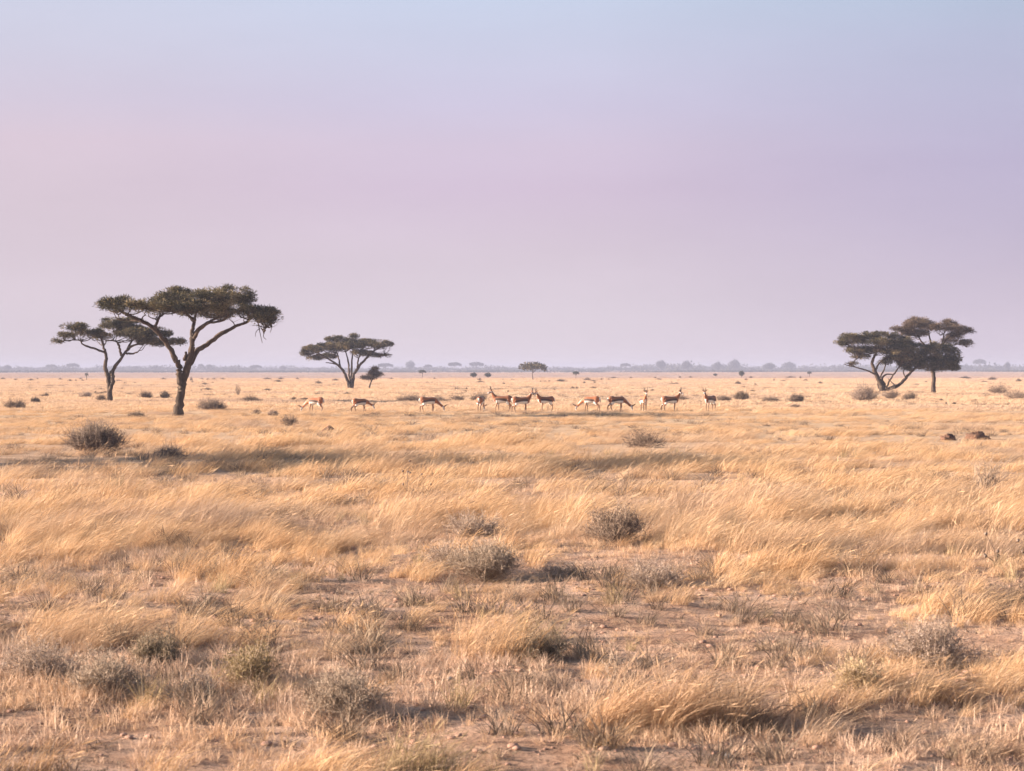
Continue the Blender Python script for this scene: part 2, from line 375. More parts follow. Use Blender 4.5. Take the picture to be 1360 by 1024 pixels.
def grass():
    rng = np.random.default_rng(5)
    # --- near tussocks of blown golden grass
    near = []
    for k in range(9):
        m = MB(); n = 85
        add_blades(m, rng, n, .085 + .05 * rng.random(), .16, .46, .0034, heads=.06, lean=.62 + .35 * rng.random(), spread=.42, seg=4)
        add_blades(m, rng, 45, .12, .08, .26, .004, lean=.3, spread=.8)
        near.append(m)
    P = sample(rng, 8.5, 34, 30, 22)
    x, y = P.T
    D = 1.9 * vnoise(x, y, 1.5, 21) * (.4 + 1.0 * vnoise(x, y * .7, 3.6, 22))
    D = np.clip(D - .86 + np.interp(y, [9, 13, 18, 22, 27, 32], [-.25, -.06, .12, .33, .62, .8]), 0, 1) * (1 - bare(x, y))
    cl = np.clip((vnoise(x, y, .95, 23) * .65 + vnoise(x, y, .42, 24) * .35 - .40) / .16, 0, 1)
    D = D * (.18 + .95 * cl) * np.clip((y - 11.2) / 2, .1, 1)
    kp = rng.random(len(x)) < D
    P = P[kp]; x, y = P.T; D = D[kp]; cl = cl[kp]
    s = np.clip(np.exp(rng.normal(size=len(x)) * .34) * .82, .35, 1.5) * (.8 + .4 * np.clip(D, 0, .8))
    scl = np.stack([s, s, s * (.7 + .4 * rng.random(len(x))) * np.interp(y, [11, 24], [.75, 1.05]) * (.5 + .65 * cl)], 1)
    scatter_object('dry_grass', GOLD, near, np.column_stack([x, y, hz(x, y)]), rng.normal(size=len(x)) * .45, scl,
                   'tall golden grass blown to the right over the near plain', 'grass')
    # --- mid field
    mid = []
    for k in range(8):
        m = MB()
        add_blades(m, rng, 95, .24, .12, .42, .0052, heads=.05, lean=.6 + .4 * rng.random(), spread=.45, seg=3)
        mid.append(m)
    P = sample(rng, 30, 130, 12, 3.6)
    x, y = P.T
    D = np.clip(2.7 * vnoise(x * .6, y, 2.2, 31) * (.25 + 1.2 * vnoise(x * .5, y, 8, 32)) - .22, .03, 1) * (1 - bare(x, y))
    D *= np.clip((y - 28) / 5, 0, 1)
    cl = np.clip((vnoise(x * .8, y, 1.25, 36) * .65 + vnoise(x, y, .6, 37) * .35 - .40) / .16, 0, 1)
    D *= .25 + .9 * cl
    kp = rng.random(len(x)) < D
    P = P[kp]; x, y = P.T; cl = cl[kp]
    hs = np.interp(y, [30, 55, 85, 105, 130], [.88, .74, .52, .42, .36])
    lo = vnoise(x, y, 6, 33)
    s = np.clip(np.exp(rng.normal(size=len(x)) * .42) * .82, .3, 2.0)
    scl = np.stack([s * 1.05, s * 1.05, np.minimum(s, 1.5) * hs * (.5 + .9 * lo) * (.5 + .75 * cl)], 1)
    scatter_object('dry_grass', GOLD, mid, np.column_stack([x, y, hz(x, y)]), rng.normal(size=len(x)) * .4, scl,
                   'golden grass of the middle plain around the antelope', 'grass')
    # --- far field
    far = []
    for k in range(6):
        m = MB()
        add_blades(m, rng, 70, .75, .10, .27, .024, lean=.55, spread=.5, seg=3)
        far.append(m)
    P = sample(rng, 118, 560, 1.3, .16, 1.25)
    x, y = P.T
    D = np.clip(.08 + 1.5 * vnoise(x, y * .6, 14, 41) * (.4 + vnoise(x, y, 50, 42)), 0, 1)
    D *= np.clip((560 + 60 * vnoise(x, y, 60, 43) - 60 - y) / 25, 0, 1)
    kp = rng.random(len(x)) < D
    P = P[kp]; x, y = P.T
    s = np.clip(np.exp(rng.normal(size=len(x)) * .4), .4, 2.2) * np.interp(y, [118, 560], [.9, 1.6])
    scl = np.stack([s, s, np.interp(y, [118, 145, 560], [.75, .85, 1.5]) * (.5 + .8 * rng.random(len(x)))], 1)
    scatter_object('dry_grass', GOLD_FAR, far, np.column_stack([x, y, hz(x, y)]), rng.normal(size=len(x)) * .4, scl,
                   'short golden grass of the far plain beyond the antelope', 'grass')
    P = sample(rng, 520, 2400, .035, .007, 1.2)
    x, y = P.T
    kp = rng.random(len(x)) < np.clip(.1 + 1.2 * vnoise(x, y * .5, 120, 44), 0, 1)
    P = P[kp]; x, y = P.T
    s = 2.2 + 2 * rng.random(len(x))
    scatter_object('pale_grass', PAN_GRASS, far, np.column_stack([x, y, hz(x, y)]), rng.normal(size=len(x)) * .4,
                   np.stack([s, s, .9 + .5 * rng.random(len(x))], 1), 'pale thin grass on the hazy far flats', 'grass')
    # --- short dead stubble between the tussocks
    stub = []
    for k in range(8):
        m = MB()
        add_blades(m, rng, 34, .05, .03, .17, .0038, lean=.15, spread=.8, seg=2)
        stub.append(m)
    P = sample(rng, 8.5, 44, 85, 30)
    x, y = P.T
    D = np.clip(2.4 * vnoise(x, y, .9, 51) * vnoise(x, y, 3.0, 52) + .10, 0, 1) * (1 - .45 * bare(x, y))
    kp = rng.random(len(x)) < D
    P = P[kp]; x, y = P.T
    SK = [(140, 926, .3), (206, 888, .25), (50, 908, .3), (330, 912, .25), (455, 955, .3), (655, 884, .3), (645, 768, .4), (592, 760, .4), (628, 716, .5), (818, 728, .4), (872, 778, .4), (748, 768, .4), (900, 968, .4), (985, 972, .3), (1240, 890, .45), (1140, 938, .3), (1020, 826, .35), (702, 922, .2)]
    ex = []
    for (a, b, r_) in SK:
        q = at(a, b); ex.append(np.array([q.x, q.y]) + rng.normal(size=(70, 2)) * [r_ * 1.1, r_ * .8])
    P = np.concatenate([P] + ex); x, y = P.T
    big = vnoise(x, y, 5, 53)
    s = (.5 + .8 * rng.random(len(x))) * (.6 + 1.5 * np.clip(big - .35, 0, 1))
    scatter_object('stubble', STUBBLE, stub, np.column_stack([x, y, hz(x, y)]), rng.random(len(x)) * 2 * PI, np.stack([s, s, s], 1),
                   'short pale dead stubble on the bare soil', 'stubble')
    # --- olive tinged and dark tufts scattered in the foreground
    og = []
    for k in range(5):
        m = MB(); add_blades(m, rng, 60, .07, .10, .33, .0042, lean=.25, spread=.75, seg=3); og.append(m)
    P = sample(rng, 8.5, 60, .5, .2)
    x, y = P.T
    kp = rng.random(len(x)) < np.clip(2.0 * vnoise(x, y, 2.4, 61) - .55, 0, 1)
    P = P[kp]; x, y = P.T
    s = .6 + .8 * rng.random(len(x))
    scatter_object('olive_grass', GREENISH, og, np.column_stack([x, y, hz(x, y)]), rng.random(len(x)) * 2 * PI, np.stack([s, s, s], 1),
                   'low olive tinged grass tufts between the golden grass', 'grass')
    P = sample(rng, 12, 320, 2.6, .07, 1.3)
    x, y = P.T
    st = np.where(y < 55, vnoise(x * .6, y, 4.0, 71), vnoise(x * .25, y, 6.0, 72))
    kp = rng.random(len(x)) < np.clip(3.0 * st - 1.12 - .35 * np.clip((y - 55) / 60, 0, 1), .02, 1)
    P = P[kp]; x, y = P.T
    s = (.7 + .8 * rng.random(len(x))) * np.interp(y, [12, 60, 320], [.9, 1.2, 2.6])
    scatter_object('dark_dead_grass', DARKGRASS, og, np.column_stack([x, y, hz(x, y)]), rng.random(len(x)) * 2 * PI, np.stack([s * 1.5, s * 1.3, s * np.interp(y, [40, 90, 320], [.9, .5, .3])], 1),
                   'low dark dead grass tufts in streaks across the plain', 'grass')
    # --- dead litter on the soil
    lt = []
    for k in range(5):
        m = MB(); add_blades(m, rng, 26, .06, .015, .09, .007, lean=.1, spread=1.6, seg=2); lt.append(m)
    P = sample(rng, 8.5, 32, 30, 12)
    x, y = P.T
    kp = rng.random(len(x)) < np.clip(1.8 * vnoise(x, y, .9, 91) - .25, 0, 1)
    P = P[kp]; x, y = P.T
    s = .5 + 1.0 * rng.random(len(x)) ** 2
    scatter_object('litter', DARKGRASS, lt, np.column_stack([x, y, hz(x, y)]), rng.random(len(x)) * 2 * PI, np.stack([s, s, s * .9], 1),
                   'flattened dark dead stalks lying on the soil', 'litter')
    # --- gravel
    gv = []
    for k in range(5):
        m = MB(); th = np.linspace(0, PI, 5); ph = np.arange(7) / 7 * 2 * PI
        V = np.array([[math.sin(t) * math.cos(p), math.sin(t) * math.sin(p), math.cos(t) * .6] for t in th for p in ph]) * (1 + .3 * (rng.random((35, 1)) - .5))
        q = np.array([[a * 7 + b, a * 7 + (b + 1) % 7, (a + 1) * 7 + (b + 1) % 7, (a + 1) * 7 + b] for a in range(4) for b in range(7)])
        m.add(V * .5, q); gv.append(m)
    P = sample(rng, 8.5, 28, 110, 24)
    x, y = P.T
    kp = rng.random(len(x)) < np.clip(1.6 * vnoise(x, y, 1.3, 81) - .3, 0, 1)
    P = P[kp]; x, y = P.T
    s = .014 + .06 * rng.random(len(x)) ** 4
    scatter_object('gravel', STONE_RED, gv, np.column_stack([x, y, hz(x, y) + s * .12]), rng.random(len(x)) * 6, np.stack([s * 1.2, s, s * .8], 1),
                   'small reddish gravel lying on the bare soil', 'gravel')
grass()

# ------------------------------------------------------------------ shrubs, tussocks, stones
def shrub_mesh(rng, w, h, stems, twigs, leaves, leaf, lean=0., thick=.006, dome=True, hvar=.72):
    """twiggy dome: stems fanned from the base, side twigs, small narrow leaves along them. Local, base at origin"""
    B, Lf = MB(), MB()
    LC, LD = [], []
    for s in range(stems):
        az = rng.random() * 2 * PI
        k = rng.random() ** .6
        end = np.array([math.cos(az) * k * w / 2, math.sin(az) * k * w / 2, h * (math.sqrt(max(0, 1 - .85 * k * k)) if dome else 1) * (1 - hvar + hvar * rng.random() ** .8)])
        end[0] += lean * h
        st = np.array([math.cos(az), math.sin(az), 0]) * w * .12 * rng.random()
        mid = st * .5 + end * np.array([.42, .42, .55]) + rng.normal(size=3) * .05 * w
        t = np.linspace(0, 1, 6)[:, None]
        P = st * (1 - t) ** 2 + 2 * mid * t * (1 - t) + end * t * t
        P[1:] += rng.normal(size=(5, 3)) * .018 * w
        P[0, 2] = -.03
        tube(B, P, np.linspace(thick, thick * .35, 6), 3, cap=False)
        pts = [P]
        for q in range(twigs):
            u = .3 + .7 * rng.random(); i = min(4, int(u * 5)); b = P[i] + (P[i + 1] - P[i]) * (u * 5 - i)
            d = unit(unit(P[i + 1] - P[i]) * .6 + rng.normal(size=3) * .75 + np.array([0, 0, .3]))
            ln = (.12 + .2 * rng.random()) * (w + h) / 2
            T = np.array([b, b + d * ln * .5 + rng.normal(size=3) * ln * .08, b + d * ln + np.array([0, 0, .1 * ln])])
            T[:, 2] = np.maximum(T[:, 2], .01)
            tube(B, T, [thick * .55, thick * .4, thick * .2], 3, cap=False)
            pts.append(T)
        if leaves:
            A = np.concatenate([np.linspace(0, 1, 8)[:, None] * 0 + np.stack([np.interp(np.linspace(.35 if j == 0 else .1, 1, 8), np.linspace(0, 1, len(p)), p[:, c]) for c in range(3)], 1) for j, p in enumerate(pts)])
            k = rng.integers(0, len(A), leaves)
            LC.append(A[k] + rng.normal(size=(leaves, 3)) * leaf * .4); LD.append(unit(rng.normal(size=(leaves, 3)) + np.array([0, 0, .8])))
    if leaves:
        C = np.concatenate(LC); D = np.concatenate(LD); C[:, 2] = np.maximum(C[:, 2], .005)
        quads(Lf, C, D, unit(np.cross(D, rng.normal(size=D.shape))), leaf * (.6 + .9 * rng.random(len(C))), leaf * .2, rng.random(len(C)))
    return B, Lf

def shrub(px, py, wpx, hpx, label, leafmat=BROWNLEAF, stems=70, twigs=5, leaves=40, leaf=.035, name='shrub', cat='shrub', twig=None, lean=0., seed=None, thick=None, group=None, dome=True, hvar=.72):
    rng = np.random.default_rng(int(px * 7 + py) if seed is None else seed)
    p = at(px, py); s = p.y / F
    w, h = wpx * s, hpx * s
    B, Lf = shrub_mesh(rng, w, h, stems, twigs, leaves, leaf, lean, thick or max(.004, .010 * s / .01 * .5), dome, hvar)
    r = empty(name, p, label, cat, group)
    B.build('branches', twig or (STRAW if py > 640 else TWIG), r)
    if leaves: Lf.build('foliage', leafmat, r)
    return r

def tussock(px, py, wpx, hpx, label, mat=GOLD, n=500, lean=.6, wid=.0045, group=None, heads=.3, name='grass_tussock'):
    rng = np.random.default_rng(int(px * 3 + py))
    p = at(px, py); s = p.y / F; w, h = wpx * s, hpx * s
    m = MB()
    k = max(6, int(w / .10))
    for i in range(k):
        off = (((i + .5) / k - .5 + (rng.random() - .5) * .06) * w * .8, (rng.random() - .5) * min(w * .3, .3), 0); hk = .4 + .62 * rng.random()
        add_blades(m, rng, max(12, int(n * .75) // k), .09, h * .45 * hk, h * 1.35 * hk, wid, heads=heads * .4, off=off, lean=lean * (.7 + .6 * rng.random()), spread=.6, seg=4)
    o = m.build(name, mat, loc=p)
    return tag(o, label, 'grass tussock', group)

def stone(px, py, wpx, label, mat=STONE):
    rng = np.random.default_rng(int(px + py)); p = at(px, py); s = p.y / F; r = wpx * s / 2
    m = MB(); nt_, np_ = 9, 14
    th = np.linspace(0, PI, nt_); ph = np.arange(np_) / np_ * 2 * PI
    pl = unit(rng.normal(size=(9, 3))); V = []
    for t in th:
        for q in ph:
            v = np.array([math.sin(t) * math.cos(q), math.sin(t) * math.sin(q), math.cos(t)])
            k = min([1.] + [.82 / max(1e-3, v @ n) for n in pl if v @ n > .82])
            V.append(v * k * (1 + .04 * rng.normal()) * np.array([1, .8, .65]) * r)
    q = np.array([[a * np_ + b, (a + 1) * np_ + b, (a + 1) * np_ + (b + 1) % np_, a * np_ + (b + 1) % np_] for a in range(nt_ - 1) for b in range(np_)])
    m.add(V, q)
    return tag(m.build('stone', mat, loc=p + Vector((0, 0, r * .35))), label, 'stone')

def plants():
    # foreground shrubs and tussocks
    shrub(140, 926, 105, 62, 'pale grey green shrub on bare soil at the lower left', GREYSHRUB, 90, 5, 60, .03)
    shrub(206, 888, 84, 44, 'dark dull green shrub just behind the pale grey green shrub', GREENSHRUB, 70, 5, 80, .03)
    shrub(50, 908, 110, 58, 'brown grey twiggy shrub by the lower left edge', PINKSHRUB, 90, 5, 40, .026)
    shrub(330, 912, 95, 56, 'yellow green feathery tuft on the soil left of centre', GREENISH, 80, 4, 40, .04)
    shrub(265, 925, 55, 40, 'small pinkish dead tuft between two greener shrubs', PINKSHRUB, 50, 4, 30, .03)
    shrub(455, 955, 125, 64, 'rounded brown grey shrub with a dark shaded right side', GREYSHRUB, 110, 5, 50, .028)
    tussock(655, 884, 120, 74, 'golden grass tussock with a green base and dark foot', GOLD, 620, .5)
    shrub(715, 884, 90, 40, 'low green shrub hugging the right side of a golden tussock', GREENSHRUB, 70, 4, 60, .03)
    shrub(645, 768, 105, 46, 'grey shrub with a nearly black right side, centre of the field', GREYSHRUB, 150, 6, 90, .03, hvar=.35)
    shrub(592, 760, 70, 42, 'smaller pale grey shrub left of the grey shrub with a black side', PINKSHRUB, 80, 5, 40, .03)
    shrub(628, 716, 92, 30, 'low wide grey shrub in the golden grass, behind two others', PINKSHRUB, 100, 5, 50, .03)
    shrub(818, 728, 85, 54, 'olive brown twiggy shrub standing upright in golden grass', BROWNLEAF, 130, 6, 60, .035, hvar=.4)
    shrub(872, 778, 100, 30, 'low pinkish shrub with a dark foot on bare soil', PINKSHRUB, 90, 4, 50, .028)
    shrub(748, 768, 70, 22, 'low flat pale tuft right of the grey shrub with a black side', PINKSHRUB, 60, 4, 40, .028)
    tussock(875, 968, 250, 108, 'large golden grass tussock low at the right of centre', GOLD, 2100, .7)
    tussock(985, 972, 90, 60, 'brown grass clump shaded behind the large golden tussock', DARKGRASS, 420, .5)
    shrub(1240, 890, 135, 62, 'wide brown grey shrub with a dark foot at the right', PINKSHRUB, 130, 5, 60, .028)
    shrub(1140, 938, 80, 46, 'small yellow green tuft on the soil at the lower right', GREENISH, 60, 4, 40, .035)
    tussock(1225, 940, 120, 66, 'arching golden tussock at the lower right', GOLD, 520, .8)
    tussock(1020, 826, 120, 44, 'olive brown arching grass clump in front of bare soil', DARKGRASS, 520, .7)
    tussock(1340, 800, 90, 55, 'dark olive grass clump at the right edge', DARKGRASS, 480, .6)
    tussock(285, 826, 100, 32, 'flattened brown grass clump on bare soil at the left', DARKGRASS, 380, 1.0)
    shrub(702, 922, 55, 26, 'tiny red brown tuft on bare soil near the centre', BROWNLEAF, 45, 4, 30, .025)
    tussock(550, 1030, 130, 80, 'yellow green grass tussock cut by the bottom edge', GREENISH, 420, .35)
    tussock(20, 1024, 130, 64, 'straw coloured tussock in the lower left corner', GOLD, 360, .45)
    tussock(640, 850, 90, 60, 'pale golden tussock behind the green based tussock', GOLD, 420, .6)
    tussock(475, 870, 90, 40, 'dark footed grass clump left of the green based tussock', DARKGRASS, 360, .5)
    tussock(1300, 1000, 150, 46, 'wispy golden tussock in the lower right corner', GOLD, 520, .7)
    shrub(820, 912, 60, 62, 'bare pale forked twig standing on the soil', stems=7, twigs=4, leaves=0, thick=.005, name='bare_twig', cat='twig', dome=False)
    tussock(430, 672, 110, 20, 'dark brown streak of dead grass in the left field', DARKGRASS, 480, .6, .008)
    tussock(845, 628, 110, 14, 'dark low line of dead grass beyond the upright olive shrub', DARKGRASS, 420, .5, .009)
    tussock(1022, 616, 36, 12, 'small dark tuft right of the dark low line', DARKGRASS, 220, .4, .009)
    tussock(1205, 682, 40, 14, 'small dark tuft alone in the right field', DARKGRASS, 220, .4, .009)
    tussock(395, 772, 70, 34, 'thick golden tussock with a dark foot above bare soil', GOLD, 420, .45)
    tussock(225, 752, 80, 26, 'dark footed tussock at the left edge of bare soil', DARKGRASS, 320, .5)
    # bare stalks with dark seed balls
    for (px, py, lab) in ((540, 662, 'thin dry stalks with dark seed balls in the middle field'), (1325, 762, 'thin dry stalks with dark seed balls near the right edge')):
        rng = np.random.default_rng(px); p = at(px, py); s = p.y / F
        r = empty('seed_stalk', p, lab, 'dry plant')
        m = MB(); balls = []
        for i in range(7):
            e = np.array([(rng.random() - .35) * 50 * s, (rng.random() - .5) * .2, (14 + 32 * rng.random()) * s])
            tube(m, np.array([[0, 0, -.02], e * [.3, .3, .55], e]), [.005, .004, .003], 4)
            for c in range(1):
                b = MB(); balls.append(b)
                th = np.linspace(0, PI, 5); ph = np.arange(6) / 6 * 2 * PI
                V = np.array([[math.sin(t) * math.cos(q), math.sin(t) * math.sin(q), math.cos(t)] for t in th for q in ph]) * .022 + e
                b.add(V, np.array([[a * 6 + k, (a + 1) * 6 + k, (a + 1) * 6 + (k + 1) % 6, a * 6 + (k + 1) % 6] for a in range(4) for k in range(6)]))
        m.build('stalks', TWIG, r)
        for b in balls: b.build('seed_head', DEADWOOD, r)
    # stones
    stone(1258, 1000, 17, 'pale reddish stone on the soil near the lower right corner', STONE_RED)
    stone(1218, 995, 9, 'very small reddish stone left of the pale reddish stone', STONE_RED)
    stone(968, 1006, 14, 'blue grey stone on the soil at the bottom right of centre')
    stone(95, 968, 14, 'dark brown stone on bare soil at the lower left', EARTH)
    stone(598, 912, 9, 'small grey stone on the soil near the bottom centre')
    # middle distance bushes
    shrub(128, 603, 84, 38, 'big round dry brown bush at the edge of the shadow strip', BROWNLEAF, 190, 8, 70, .05, 'bush', 'bush', DEADWOOD, thick=.013, hvar=.3)
    shrub(855, 594, 60, 22, 'wispy brown bush in front of the grazing antelope', BROWNLEAF, 70, 6, 40, .045, 'bush', 'bush', thick=.010)
    shrub(1305, 655, 62, 44, 'bare twiggy leaning bush near the right edge', PINKSHRUB, 34, 6, 6, .03, 'bush', 'bush', lean=.35, thick=.008, dome=False)
    shrub(280, 545, 42, 15, 'rounded dry bush just right of the biggest acacia trunk', BROWNLEAF, 110, 6, 50, .07, 'bush', 'bush', DEADWOOD, thick=.016)
    shrub(385, 566, 28, 14, 'loose brown bush below the leftmost grazing antelope', BROWNLEAF, 60, 6, 22, .05, 'bush', 'bush', thick=.012)
    shrub(182, 556, 26, 9, 'low olive bush left of the biggest acacia trunk', DARKGRASS, 60, 5, 40, .06, 'bush', 'bush', thick=.012)
    shrub(341, 551, 13, 8, 'small brown bush, first of two left of the grazing antelope', BROWNLEAF, 40, 5, 25, .06, 'bush', 'bush', thick=.012)
    shrub(363, 553, 17, 10, 'straw coloured bush, second of two left of the grazing antelope', PINKSHRUB, 45, 5, 25, .06, 'bush', 'bush', thick=.012)
    shrub(134, 533, 17, 8, 'small bush against the trunk of the smaller left acacia', DARKGRASS, 50, 5, 40, .08, 'bush', 'bush', thick=.016)
    shrub(20, 543, 30, 12, 'loose brown bush at the far left edge of the plain', BROWNLEAF, 70, 6, 30, .08, 'bush', 'bush', thick=.016)
    shrub(47, 535, 13, 6, 'small dark bush right of the far left loose bush', DARKBUSH, 40, 5, 40, .09, 'bush', 'bush', thick=.016)
    shrub(60, 527, 10, 4, 'tiny dark bush left of the smaller left acacia', DARKBUSH, 30, 4, 30, .1, 'bush', 'bush', thick=.016)
    shrub(114, 528, 22, 7, 'low grey bush just left of the smaller acacia trunk', PINKSHRUB, 50, 5, 40, .09, 'bush', 'bush', thick=.016)
    shrub(193, 529, 20, 10, 'grey bush midway between the two left acacia trunks', BROWNLEAF, 60, 5, 40, .09, 'bush', 'bush', thick=.016)
    shrub(219, 529, 16, 8, 'round dark bush left of the biggest acacia trunk', DARKBUSH, 60, 5, 50, .09, 'bush', 'bush', thick=.016)
    shrub(316, 526, 9, 16, 'thin dead upright bush behind the rounded dry bush', BROWNLEAF, 14, 5, 6, .08, 'bush', 'bush', thick=.02, dome=False)
    shrub(333, 534, 28, 6, 'low straw bush right of the thin dead upright bush', DARKGRASS, 60, 4, 40, .08, 'bush', 'bush', thick=.014)
    shrub(637, 532, 26, 9, 'grey brown bush just behind the antelope seen from behind', BROWNLEAF, 70, 5, 40, .08, 'bush', 'bush', thick=.015)
    shrub(606, 532, 22, 6, 'low wide brown bush left of the antelope seen from behind', BROWNLEAF, 60, 5, 40, .08, 'bush', 'bush', thick=.015)
    shrub(545, 533, 40, 6, 'long low brown bush behind the third grazing antelope', BROWNLEAF, 80, 5, 40, .08, 'bush', 'bush', thick=.015)
    shrub(582, 533, 26, 5, 'flat brown bush right of the long low bush', BROWNLEAF, 60, 5, 30, .08, 'bush', 'bush', thick=.015)
    shrub(824, 531, 10, 7, 'small upright bush behind the right grazing antelope', BROWNLEAF, 24, 4, 20, .08, 'bush', 'bush', thick=.015)
    shrub(902, 531, 34, 5, 'low brown bush behind the antelope with raised head', BROWNLEAF, 60, 4, 30, .08, 'bush', 'bush', thick=.015)
    shrub(961, 532, 22, 6, 'low dark bush right of the rightmost antelope', BROWNLEAF, 60, 5, 40, .08, 'bush', 'bush', thick=.015)
    shrub(984, 531, 24, 12, 'straw coloured round bush right of the rightmost antelope', DARKGRASS, 80, 5, 60, .09, 'bush', 'bush', thick=.015)
    shrub(1023, 534, 28, 6, 'flat dark bush midway between rightmost antelope and right acacias', BROWNLEAF, 70, 5, 40, .08, 'bush', 'bush', thick=.015)
    shrub(1058, 535, 20, 12, 'rounded dark brown bush left of the right acacias', BROWNLEAF, 90, 6, 60, .09, 'bush', 'bush', DEADWOOD, thick=.018)
    shrub(1055, 543, 16, 5, 'low grey tuft in front of the rounded dark brown bush', BROWNLEAF, 50, 4, 30, .07, 'bush', 'bush', thick=.012)
    shrub(1147, 532, 40, 22, 'spiky grey shrub at the foot of the right front acacia', PINKSHRUB, 110, 5, 50, .1, 'bush', 'bush', thick=.016)
    shrub(1183, 530, 28, 15, 'tangle of grey twigs among the leaning stems of the right acacia', PINKSHRUB, 70, 6, 12, .08, 'bush', 'bush', thick=.018)
    shrub(1207, 531, 20, 11, 'spiky low plant right of the leaning stems of the right acacia', DARKGRASS, 60, 4, 40, .1, 'bush', 'bush', thick=.016)
    shrub(1325, 523, 34, 12, 'loose twiggy grey bush at the right edge of the plain', BROWNLEAF, 60, 6, 16, .08, 'bush', 'bush', thick=.016)
    shrub(1350, 530, 40, 14, 'wispy straw bush cut by the right edge', PINKSHRUB, 70, 5, 20, .08, 'bush', 'bush', thick=.014)
    shrub(1168, 583, 6, 5, 'tiny dark tuft in the right field', DARKBUSH, 20, 3, 20, .04, 'bush', 'bush', thick=.01) if False else None
    # grey dead branch lying in the shadow strip, dug earth mounds, stump
    shrub(221, 610, 52, 20, 'low grey branching bush lying in the shadow strip beside the big brown bush', PINKSHRUB, 60, 7, 16, .05, 'bush', 'bush', DEADWOOD, lean=.3, thick=.013)
    for (px, py, w, lab) in ((1259, 583, 20, 'dug brown earth mound, left of two in the right field'), (1299, 582, 26, 'larger dug brown earth mound, right of two in the right field')):
        rng = np.random.default_rng(px); p = at(px, py); s = p.y / F * w / 2
        m = MB(); th = np.linspace(0, PI / 2 + .3, 12); ph = np.arange(22) / 22 * 2 * PI
        V = []
        for t in th:
            for q in ph:
                x, y = math.sin(t) * math.cos(q), math.sin(t) * math.sin(q)
                k = 1 + .5 * (float(vnoise(x * 3, y * 3, 1, px)) - .5) + .35 * rng.normal() * .4
                V.append((x * s * k, y * s * k * .8, max(-.08, math.cos(t) * s * .7 * k)))
        m.add(V, np.array([[a * 22 + b, (a + 1) * 22 + b, (a + 1) * 22 + (b + 1) % 22, a * 22 + (b + 1) % 22] for a in range(11) for b in range(22)]))
        tag(m.build('earth_mound', EARTH, loc=p), lab, 'earth mound')
    p = at(437, 575); m = MB(); rng = np.random.default_rng(437)
    for a in range(7):
        az = a / 7 * 2 * PI + rng.random() * .5
        P = np.array([[0, 0, .22], [math.cos(az) * .14, math.sin(az) * .14, .14], [math.cos(az) * .38, math.sin(az) * .38, .03 - .05], ])
        tube(m, P, [.09, .07, .035], 6, .2, rng)
    tube(m, [[0, 0, -.05], [.02, 0, .15], [.05, 0, .27]], [.15, .12, .07], 8, .25, rng)
    tag(m.build('tree_stump', EARTH, loc=p), 'dark brown dead stump in front of the grazing antelope', 'stump')
plants()

